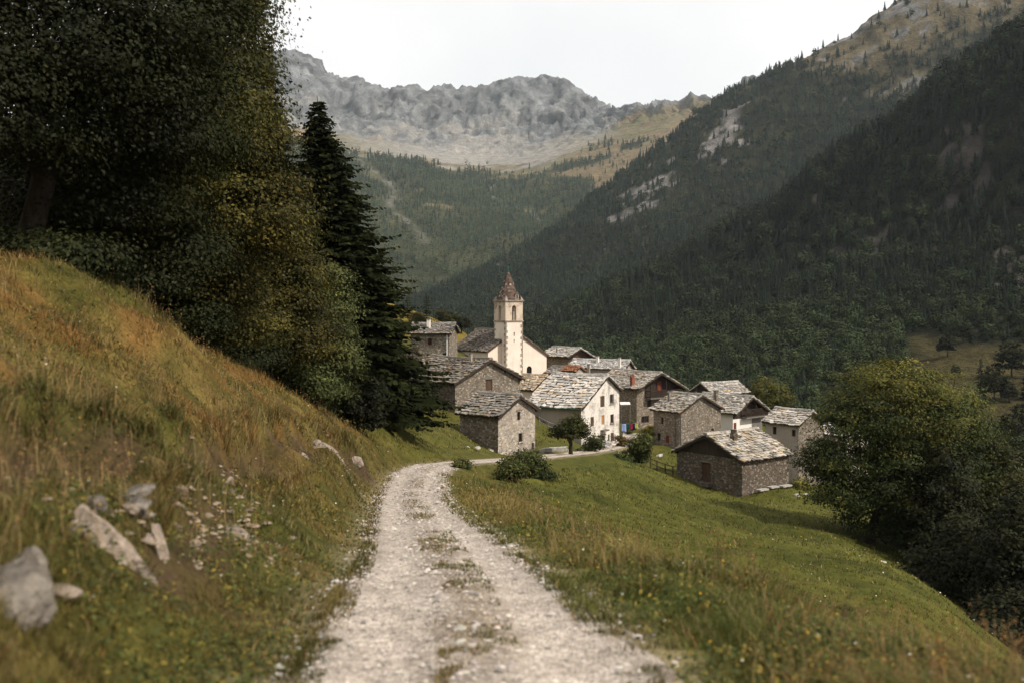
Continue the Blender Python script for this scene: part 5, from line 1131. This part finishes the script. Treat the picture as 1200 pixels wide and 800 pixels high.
# trees on the far meadow
FM = 'trees dotted over the far right meadow'
def on_surf(V, px, py):
    sx = CX+FPX*V[..., 0]/V[..., 1]; sy = HY-FPX*V[..., 2]/V[..., 1]; d = (sx-px)**2+(sy-py)**2
    m = d < max(9, d.min()*1.5); Y = np.where(m, V[..., 1], 1e9); i = np.unravel_index(np.argmin(Y), Y.shape); return V[i]
for k, (px, py, hp, kind, lab) in enumerate(((1147, 462, 44, 0, 'pointed dark fir standing in the far meadow'), (1166, 466, 40, 1, 'rounded tree right beside the pointed dark fir'), (1185, 440, 46, 1, 'tall dark tree at the top right of the far meadow'), (1182, 470, 26, 1, 'low shrubby tree below the meadow firs'), (1120, 440, 14, 1, 'lone small bush on the far meadow'), (1110, 415, 26, 1, 'dark tree at the upper edge of the far meadow'), (1155, 476, 14, 1, 'flat dark bush below the pointed fir'), (1205, 465, 60, 0, 'dark fir at the right border above the far meadow'), (1172, 530, 46, 0, 'dark fir in front of the far meadow beside the gully'), (1200, 520, 50, 1, 'dark leafy tree right of the gully fir'), (1130, 400, 24, 1, 'bushy tree where the far meadow meets the forest'))):
    p = on_surf(VR1, px, py); Y = p[1]; hm = hp*Y/FPX
    if kind == 0: conifer('fir', lab, p, hm, hm*.24, 80+k, (.010, .013, .009), FM, .8, ls=hm/7, cat='fir')
    else: broadleaf('broadleaf_tree', lab, 'tree', p, lob((px, py-hp*.55, Y, hp*.36, hp*.45), (px+hp*.2, py-hp*.35, Y, hp*.26, hp*.34), (px-hp*.2, py-hp*.35, Y, hp*.26, hp*.34)), 3600, .07*hm, .034*hm, DRK, .02*hm, 80+k, FM, 6)
# ------------------------------------------------------------------ rocks
def rock(name, label, px, Y, dims, rot, mat, seed, group=None, dz=0., ang=.5, px_depth=None):
    import bmesh
    rng = np.random.default_rng(seed); bm = bmesh.new(); bmesh.ops.create_icosphere(bm, subdivisions=4, radius=1)
    V = np.array([v.co for v in bm.verts]); 
    for k in range(9):
        n = rng.normal(size=3); n /= np.linalg.norm(n); d = rng.uniform(.55, .85); s_ = V@n; V = V-np.maximum(s_-d, 0)[:, None]*n*.92
    V = V*(1+.10*fbm(V*1.6+seed, 4)[:, None]+.07*fbm(V*5+seed, 4)[:, None]+.05*np.round(fbm(V*np.array([1, 1, 3.])+seed, 2)*5)[:, None]/5); V = V*np.array(dims)
    for v, c in zip(bm.verts, V): v.co = c
    me = bpy.data.meshes.new(name); bm.to_mesh(me); bm.free(); me.materials.append(M[mat])
    o = bpy.data.objects.new(name, me); COL.objects.link(o); g = on_ray(px, Y); o.location = (g[0], g[1], g[2]+dz); o.rotation_euler = rot
    return tag(o, label, 'rock', group)
RK = 'rocks set in the left bank'
rock('boulder', 'large grey boulder at the lower left edge of the bank', 6, 5.9, (.31, .34, .27), (.2, -.25, .3), 'rock_grey', 1, RK, -.03)
rock('rock_slab', 'long smooth pale slab slanting out of the grassy bank', 132, 7.55, (.17, .2, .50), (.25, -.66, .2), 'rock_pale', 2, RK, -.02)
rock('rock_slab', 'upright pale splinter of rock right of the layered stones', 188, 8.5, (.06, .14, .24), (.1, -.2, .2), 'rock_pale', 3, RK, .05)
rock('layered_rock', 'dark flat ledge of rock above the long pale slab', 152, 8.8, (.22, .2, .06), (.1, -.35, .2), 'rock_grey', 4, RK, .10)
rock('layered_rock', 'lower broken block beneath the dark flat ledge', 160, 8.5, (.16, .15, .09), (.1, -.2, .1), 'rock_grey', 5, RK, .03)
rock('layered_rock', 'smallest broken block wedged beside the upright splinter', 174, 8.4, (.09, .1, .07), (.1, .3, .4), 'rock_pale', 6, RK, .0)
for k, (px, Y, dm, lab) in enumerate(((143, 8.9, (.10, .09, .06), 'brown angular stone between the pale slab and the ledge'), (167, 8.7, (.12, .1, .045), 'thin flat stone wedged under the broken blocks'), (152, 8.3, (.08, .08, .06), 'small brown stone at the foot of the broken blocks'), (112, 8.0, (.13, .1, .09), 'brown stone buried left of the long pale slab'), (200, 9.6, (.1, .09, .08), 'half buried stone right of the upright splinter'), (30, 6.3, (.16, .15, .12), 'brown stone tucked behind the large grey boulder'))):
    rock('rock', lab, px, Y, dm, (.2*k, .15*k, k*.8), 'rock_grey' if k % 2 else 'rock_pale', 90+k, RK, .03)
rock('boulder', 'egg shaped pale stone low on the bank near the road', 277, 11.2, (.16, .14, .09), (0, .35, .2), 'rock_pale', 7, RK, .04)
rock('boulder', 'flat stone lying in the grass below the large grey boulder', 72, 6.4, (.13, .12, .05), (.0, .1, .2), 'rock_pale', 8, RK, .02)
for k, (px, Y, s_, lab) in enumerate(((378, 31, .34, 'largest block of the stone outcrop halfway along the bank'), (389, 31.4, .26, 'upper right block of the stone outcrop halfway along the bank'), (383, 30.2, .22, 'lower block of the stone outcrop halfway along the bank'), (396, 31.2, .18, 'small block at the right of the stone outcrop'), (372, 31, .2, 'small block at the left of the stone outcrop'), (353, 24, .2, 'single pale stone in the grass left of the outcrop'), (418, 37, .28, 'stone beside the bend half sunk in grass'), (210, 10.6, .09, 'small stone beside the scree patch'), (268, 15, .12, 'pale stone at the top of the scree patch'), (297, 17, .12, 'stone at the right side of the scree patch'))):
    e_ = 1.5 if k < 5 else 1.15; rock('rock', lab, px, Y, (s_*e_, s_*.8*e_, s_*.8*e_), (.3*k, .5*k, k), 'rock_pale', 30+k, RK, s_*(.75 if k < 5 else .3))
for k, (px, Y, s_, lab) in enumerate(((722, 90, .42, 'white stone tumbled below the slab roofed shelter'), (728, 89, .3, 'second white stone tumbled below the shelter'), (734, 88, .36, 'lowest white stone of the tumble below the shelter'), (716, 92, .35, 'highest white stone of the tumble beside the shelter'), (772, 100, .5, 'pale heap of rock in the grass near the rail fence'), (933, 84, .4, 'pale stone on the grass past the slab benches'), (560, 72, .3, 'pale stone in the grass above the road near the hut'), (548, 70, .22, 'smaller pale stone in the grass above the road'), (575, 75, .3, 'pale stone at the corner of the small pale hut'), (944, 86, .3, 'pale stone under the big round tree edge'), (1033, 52, .3, 'flat pale stone in the shade at the meadow edge'))):
    rock('rock', lab, px, Y, (s_, s_*.8, s_*.42), (.06*k % .4, .09*k % .4, k), 'rock_small', 60+k, 'pale stones around the village', s_*.1)

# ------------------------------------------------------------------ road stones
def stones(name, P, S, cols, rng, sink=.3):
    base = np.array([(1, 0, 0), (.6, .75, .1), (-.4, .9, 0), (-1, .1, .1), (-.5, -.8, 0), (.5, -.9, .1), (.35, .1, .75), (-.35, .2, .65), (-.1, -.4, .7)])
    tri = np.array([(0, 1, 6), (1, 2, 6), (2, 7, 6), (2, 3, 7), (3, 4, 7), (4, 8, 7), (4, 5, 8), (5, 0, 8), (0, 6, 8), (6, 7, 8)])
    n = len(P); a = rng.uniform(0, 2*PI, n); B = base[None]*(1+rng.uniform(-.25, .25, (n, 9, 3))); B[..., 2] *= rng.uniform(.4, .9, n)[:, None]; B[..., 0] *= rng.uniform(.9, 1.6, n)[:, None]
    x = B[..., 0]*np.cos(a)[:, None]-B[..., 1]*np.sin(a)[:, None]; y = B[..., 0]*np.sin(a)[:, None]+B[..., 1]*np.cos(a)[:, None]
    V = np.stack([x, y, B[..., 2]-sink*.5], -1)*S[:, None, None]+P[:, None]
    F = (tri[None]+(np.arange(n)*9)[:, None, None]).reshape(-1, 3)
    return tag(npmesh(name, V.reshape(-1, 3), [F], M['pebble'], col=np.repeat(cols, 9, 0)), kind='stuff')
rng = np.random.default_rng(21)
n = 9000; ka = rng.uniform(0, 1, n)**1.9; Yr = 6+ka*46; i = np.clip(np.searchsorted(road_c[:, 1], Yr), 0, nr-1)
lat = rng.normal(0, .55, n); lat = np.where(rng.uniform(size=n) < .35, np.sign(lat)*rng.uniform(.85, 1.15, n), lat); lat = np.clip(lat, -1.2, 1.2)
p = road_c[i, :2]+NRM[i]*(lat*road_w(road_c[i, 1]))[:, None]+rng.normal(size=(n, 2))*.1
S = .008+.02*rng.uniform(size=n)**3.5+.0006*Yr; big = rng.uniform(size=n) < .012; S[big] *= 2.6
c = np.array([.39, .345, .305])*rng.uniform(.4, 1.35, (n, 1))*(1+rng.normal(size=(n, 3))*.03)
tr_ = -.035*np.exp(-((np.abs(lat)-.52)/.2)**2)+.02*np.exp(-(lat/.2)**2)-.03*np.clip(np.abs(lat)-.85, 0, .3)/.15
stones('gravel', np.concatenate([p, (road_c[i, 2]+tr_)[:, None]], 1), S, c, rng, .2)
# scree patches in the cut bank
n = 1300; which = rng.integers(0, 5, n); ctr = np.array([(268, 560, 14), (285, 600, 12.4), (390, 528, 31), (215, 600, 10.6), (90, 585, 8.4)]); sp = np.array([(22, 3.0), (26, 1.6), (14, 2.4), (16, 1.2), (36, 1.0)])
px_ = ctr[which, 0]+rng.normal(size=n)*sp[which, 0]; Y_ = ctr[which, 2]+rng.normal(size=n)*sp[which, 1]*.5; x_ = (px_-CX)/FPX*Y_
S = (.010+.04*rng.uniform(size=n)**4)*(1+Y_/25); c = np.array([.23, .175, .125])*rng.uniform(.4, 1.35, (n, 1))
keep = road_dist(x_, Y_)[0] > 1.3; stones('gravel', np.stack([x_, Y_, ground(x_, Y_)], 1)[keep], S[keep], c[keep], rng, .3)

# ------------------------------------------------------------------ grass and weeds
foot = []
for k, q in HS.items():
    a = math.radians(q['a']); foot.append((q['X'], q['Y'], math.cos(a), math.sin(a), q['wl'], q['wr'], q['L']))
def off_houses(x, y):
    ok = np.ones(len(x), bool)
    for X, Y, ca, sa, wl, wr, L_ in foot:
        u = (x-X)*ca+(y-Y)*sa; v = -(x-X)*sa+(y-Y)*ca; ok &= ~((u > -wl) & (u < wr) & (v > -.05) & (v < L_))
    return ok
def blades(P, H, Wd, lean, cols, rng):
    n = len(P); a = rng.uniform(0, 2*PI, n); t_ = np.stack([np.cos(a), np.sin(a), 0*a], 1)*Wd[:, None]*.5
    m = P+np.stack([lean[:, 0]*.3*H, lean[:, 1]*.3*H, .55*H], 1); tip = P+np.stack([lean[:, 0]*H, lean[:, 1]*H, H*(1-.28*np.minimum(1, (lean**2).sum(1)))], 1)
    V = np.stack([P-t_, P+t_, m+t_*.75, m-t_*.75, tip], 1).reshape(-1, 3); b = np.arange(n)*5
    q = np.stack([b, b+1, b+2, b+3], 1); tr = np.stack([b+3, b+2, b+4], 1)
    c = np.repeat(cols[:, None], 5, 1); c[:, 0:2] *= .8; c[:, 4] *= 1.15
    return V, q, tr, c.reshape(-1, 3)
def grass(name, n, pxr, Yr, keepf, hf, seed, wmul=1., tuft=.55):
    rng = np.random.default_rng(seed); px = rng.uniform(*pxr, n); Y = np.exp(rng.uniform(math.log(Yr[0]), math.log(Yr[1]), n)); x = (px-CX)/FPX*Y+rng.normal(size=n)*.03*1; y = Y+rng.normal(size=n)*.03
    rd, rz, sd = road_dist(x, y); k = keepf(x, y, rd, sd) & off_houses(x, y)
    cl = fbm(P3(x*1.6, y*1.6, 4), 3); k &= rng.uniform(size=n) < np.clip(.75+cl*1.6, tuft*.3, 1)
    x, y, rd, sd, cl = x[k], y[k], rd[k], sd[k], cl[k]; n = len(x)
    c, bare = cover(x, y); k = rng.uniform(size=n) > bare*.96; x, y, rd, sd, cl, c = x[k], y[k], rd[k], sd[k], cl[k], c[k]; n = len(x)
    H = hf(x, y, rd, sd)*rng.uniform(.45, 1.3, n)*(1+.9*np.clip(cl, -.5, .8)); Wd = (.0035+.00042*y)*rng.uniform(.7, 1.5, n)*wmul
    wind = np.stack([fbm(P3(x*.7, y*.7, 2), 2), fbm(P3(x*.7, y*.7, 12), 2)], 1)
    lean = wind*.8+rng.normal(size=(n, 2))*.55
    r = rng.uniform(size=n); c = c*rng.uniform(.5, 1.6, (n, 1))*(1+.5*np.clip(cl, -.6, .6)[:, None]); dry = r < .16; c[dry] = np.array([.24, .18, .075])*rng.uniform(.6, 1.2, (dry.sum(), 1)); rs = (r > .16) & (r < .19); c[rs] = np.array([.19, .08, .03])
    V, q, t3, cc = blades(np.stack([x, y, np.where(rd < 1.28, np.interp(np.abs(rd), [0, .3, .65, 1.28], [.02, .005, -.03, -.03])+road_dist(x, y)[1], ground(x, y)-.012)], 1), H, Wd, lean, c, rng)
    return tag(npmesh(name, V, [q, t3], M['grass'], col=cc), kind='stuff')
left_of = lambda x, y, rd, sd: (rd > 1.2) & ((sd < 0) & (y < 60) | (x < -7))
right_of = lambda x, y, rd, sd: (rd > 1.2) & ((sd > 0) | (y > 60)) & ~((x < -7) & (y < 55))
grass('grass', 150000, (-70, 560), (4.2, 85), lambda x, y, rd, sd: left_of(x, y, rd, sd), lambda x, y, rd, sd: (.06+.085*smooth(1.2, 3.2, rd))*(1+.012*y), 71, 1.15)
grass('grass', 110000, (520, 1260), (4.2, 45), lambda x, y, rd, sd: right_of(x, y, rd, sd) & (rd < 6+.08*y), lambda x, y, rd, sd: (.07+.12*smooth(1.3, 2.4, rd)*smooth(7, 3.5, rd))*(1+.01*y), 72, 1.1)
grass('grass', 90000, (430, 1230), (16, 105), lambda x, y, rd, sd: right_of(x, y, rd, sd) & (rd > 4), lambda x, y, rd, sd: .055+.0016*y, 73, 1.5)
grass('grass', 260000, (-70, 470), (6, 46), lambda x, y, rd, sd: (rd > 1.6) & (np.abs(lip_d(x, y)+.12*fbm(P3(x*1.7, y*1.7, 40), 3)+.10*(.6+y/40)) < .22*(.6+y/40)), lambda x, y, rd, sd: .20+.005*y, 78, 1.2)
# centre strip and edges of the road
mids = lambda x, y, rd, sd: ((np.abs(sd-.08) < .34) & (fbm(P3(x*.9, y*.45, 5), 3) > -.12) & (fbm(P3(x*3, y*3, 15), 2) > -.1)) | ((rd > 1.0) & (rd < 1.35))
grass('grass', 130000, (330, 780), (5.5, 46), mids, lambda x, y, rd, sd: .035+.05*smooth(.9, 1.3, rd), 74, 1.4)
# broad leaved weeds
rng = np.random.default_rng(75); n = 85000; px = rng.uniform(-60, 1250, n); Y = np.exp(rng.uniform(math.log(4.5), math.log(42), n)); x = (px-CX)/FPX*Y; y = Y
rd, rz, sd = road_dist(x, y); k = (rd > 1.3) & (rd < 8) & (fbm(P3(x*1.1, y*1.1, 44), 3) > -.08) & (x > -9); x, y, rd = x[k], y[k], rd[k]; n = len(x)
P = np.stack([x, y, ground(x, y)+rng.uniform(.01, .15, n)*np.where(sd[k] > 0, 1.3, 1)], 1); Nn = np.array([0, -.25, 1])+rng.normal(size=(n, 3))*.5; Nn /= np.linalg.norm(Nn, axis=1)[:, None]
V, F = leaf_quads(P, Nn, rng.uniform(.008, .026, n)*(1+y/28), rng, .5); c = np.array([.060, .072, .020])*rng.uniform(.45, 1.5, (n, 1)); yl = rng.uniform(size=n) < .22; c[yl] = np.array([.18, .14, .03]); tag(npmesh('weeds', V, [F], M['leaf'], col=np.repeat(c, 4, 0)), kind='stuff')
# seed stalks standing above the grass
rng = np.random.default_rng(76); n = 9000; px = rng.uniform(-40, 1240, n); Y = np.exp(rng.uniform(math.log(5), math.log(50), n)); x = (px-CX)/FPX*Y; y = Y; rd, rz, sd = road_dist(x, y)
k = ((sd < 0) & (rd > 2.6) | (sd > 0) & (rd > 1.7) & (rd < 6)) & (fbm(P3(x*.5, y*.5, 64), 3) > -.1); x, y = x[k], y[k]; n = len(x); H = rng.uniform(.28, .55, n); lean = rng.normal(size=(n, 2))*.22
V, q, t3, cc = blades(np.stack([x, y, ground(x, y)], 1), H, .004+.00025*y, lean, np.array([.27, .19, .09])*rng.uniform(.6, 1.3, (n, 1)), rng)
tip = np.stack([x+lean[:, 0]*H, y+lean[:, 1]*H, ground(x, y)+H*(1-.28*np.minimum(1, (lean**2).sum(1)))], 1)
rep_ = np.repeat(np.arange(n), 4); C = tip[rep_]+rng.normal(size=(len(rep_), 3))*np.array([.008, .008, .03])*(1+y[rep_, None]/60); Nn = rng.normal(size=(len(rep_), 3)); Nn[:, 2] *= .3; Nn /= np.linalg.norm(Nn, axis=1)[:, None]
Vh, Fh = leaf_quads(C, Nn, .008+.00035*y[rep_], rng, .6); colh = np.repeat(np.array([.24, .14, .06])*rng.uniform(.5, 1.4, (len(rep_), 1)), 4, 0)
tag(npmesh('grass', np.concatenate([V, Vh]), [np.concatenate([q, Fh+len(V)]), t3], M['grass'], col=np.concatenate([cc, colh])), kind='stuff')
# tiny meadow flowers
rng = np.random.default_rng(77); n = 420; px = rng.uniform(0, 1200, n); Y = np.exp(rng.uniform(math.log(5.5), math.log(60), n)); x = (px-CX)/FPX*Y; y = Y; rd, rz, sd = road_dist(x, y); k = (rd > 1.4); x, y = x[k], y[k]; n = len(x)
V, F = leaf_quads(np.stack([x, y, ground(x, y)+rng.uniform(.1, .28, n)], 1), np.array([[0, -.3, .95]])+rng.normal(size=(n, 3))*.2, .007+.0006*y, rng, .9); c = np.where(rng.uniform(size=(n, 1)) < .5, np.array([[.6, .57, .5]]), np.array([[.55, .30, .03]])); tag(npmesh('wildflowers', V, [F], M['leaf'], col=np.repeat(c, 4, 0)), kind='stuff')
# dried dock and thistle plants on the brow of the verge
def dried(name, label, px, Y, h, nst, col, seed, spread=.12, head=.16):
    rng = np.random.default_rng(seed); g = on_ray(px, Y); root = thing(name, tuple(g), label, 'dried plant', 'dried plants on the right verge')
    sm = MB(); C = []
    for k in range(nst):
        a = rng.uniform(0, 2*PI); r = rng.uniform(0, spread); hh = h*rng.uniform(.6, 1.05); d = np.array([math.cos(a), math.sin(a)])*hh*rng.uniform(.02, .28)
        p0 = Vector((r*math.cos(a), r*math.sin(a), -.05)); p2 = p0+Vector((d[0], d[1], hh)); p1 = p0.lerp(p2, .5)+Vector((-d[0]*.2, -d[1]*.2, 0)); sm.tube([p0, p1, p2], [.006, .0045, .002], 5)
        for q in range(int(30*head/.16)):
            f = 1-rng.uniform(0, 1)**1.5*.55; c = (p0.lerp(p1, f*2) if f < .5 else p1.lerp(p2, f*2-1)); C.append(np.array(c)+rng.normal(size=3)*np.array([.018, .018, .012]))
    sm.build('stem', M['wood_brown'], root); C = np.array(C); n = len(C); Nn = rng.normal(size=(n, 3)); Nn /= np.linalg.norm(Nn, axis=1)[:, None]
    V, F = leaf_quads(C, Nn, rng.uniform(.006, .015, n), rng, .7); npmesh('seed_heads', V, [F], M['leaf'], root, col=np.repeat(np.array(col)*rng.uniform(.5, 1.5, (n, 1)), 4, 0))  # dry seed heads of all stems, gathered in one mesh
RU = (.20, .075, .03); BN = (.10, .065, .04)
for a in (('bushy clump of brown dock stalks on the brow of the right verge', 884, 12.2, .62, 11, BN, 1, .22), ('tall thin rusty dock stalk left of the bushy brown clump', 842, 12.6, .75, 2, RU, 2, .05), ('pair of rusty stalks just behind the bushy brown clump', 873, 13.4, .9, 2, RU, 3, .08), ('dark thistle with bent heads standing alone toward the right', 984, 9.6, .50, 5, (.05, .045, .03), 4, .1), ('pale bent stalk leaning right beyond the dark thistle', 1005, 11, .72, 1, (.3, .2, .12), 5, .02), ('orange brown seed stalk close by at the far right', 1108, 6.6, .62, 2, (.30, .11, .03), 6, .04), ('low rust coloured stalks at the bottom right corner', 1130, 6.0, .28, 6, (.22, .10, .03), 7, .15), ('short brown stalks midway along the right verge', 790, 14, .5, 4, BN, 8, .15)):
    dried('dried_plant', *a)

# ------------------------------------------------------------------ haze
t = NT('haze'); pv = t.n('ShaderNodeVolumePrincipled'); pv.inputs['Color'].default_value = (.80, .91, 1.0, 1); pv.inputs['Density'].default_value = 4.6e-5; pv.inputs['Anisotropy'].default_value = .2
t.l(pv.outputs[0], t.out.inputs['Volume'])
allz = [np.array(o.bound_box) for o in scene.objects if o.type == 'MESH' and o.parent is None and o.get('kind') == 'structure']
zmin = min(b[:, 2].min() for b in allz)-1; zmax = max(b[:, 2].max() for b in allz)+60; xm = max(np.abs(b[:, 0]).max() for b in allz)+50; y0 = min(b[:, 1].min() for b in allz)-50; y1 = max(b[:, 1].max() for b in allz)+50
print('haze box', zmin, zmax, xm, y0, y1)
mb = MB(); mb.box((-xm, y0, zmin), (xm, y1, zmax)); tag(mb.build('haze', t.m), kind='stuff')
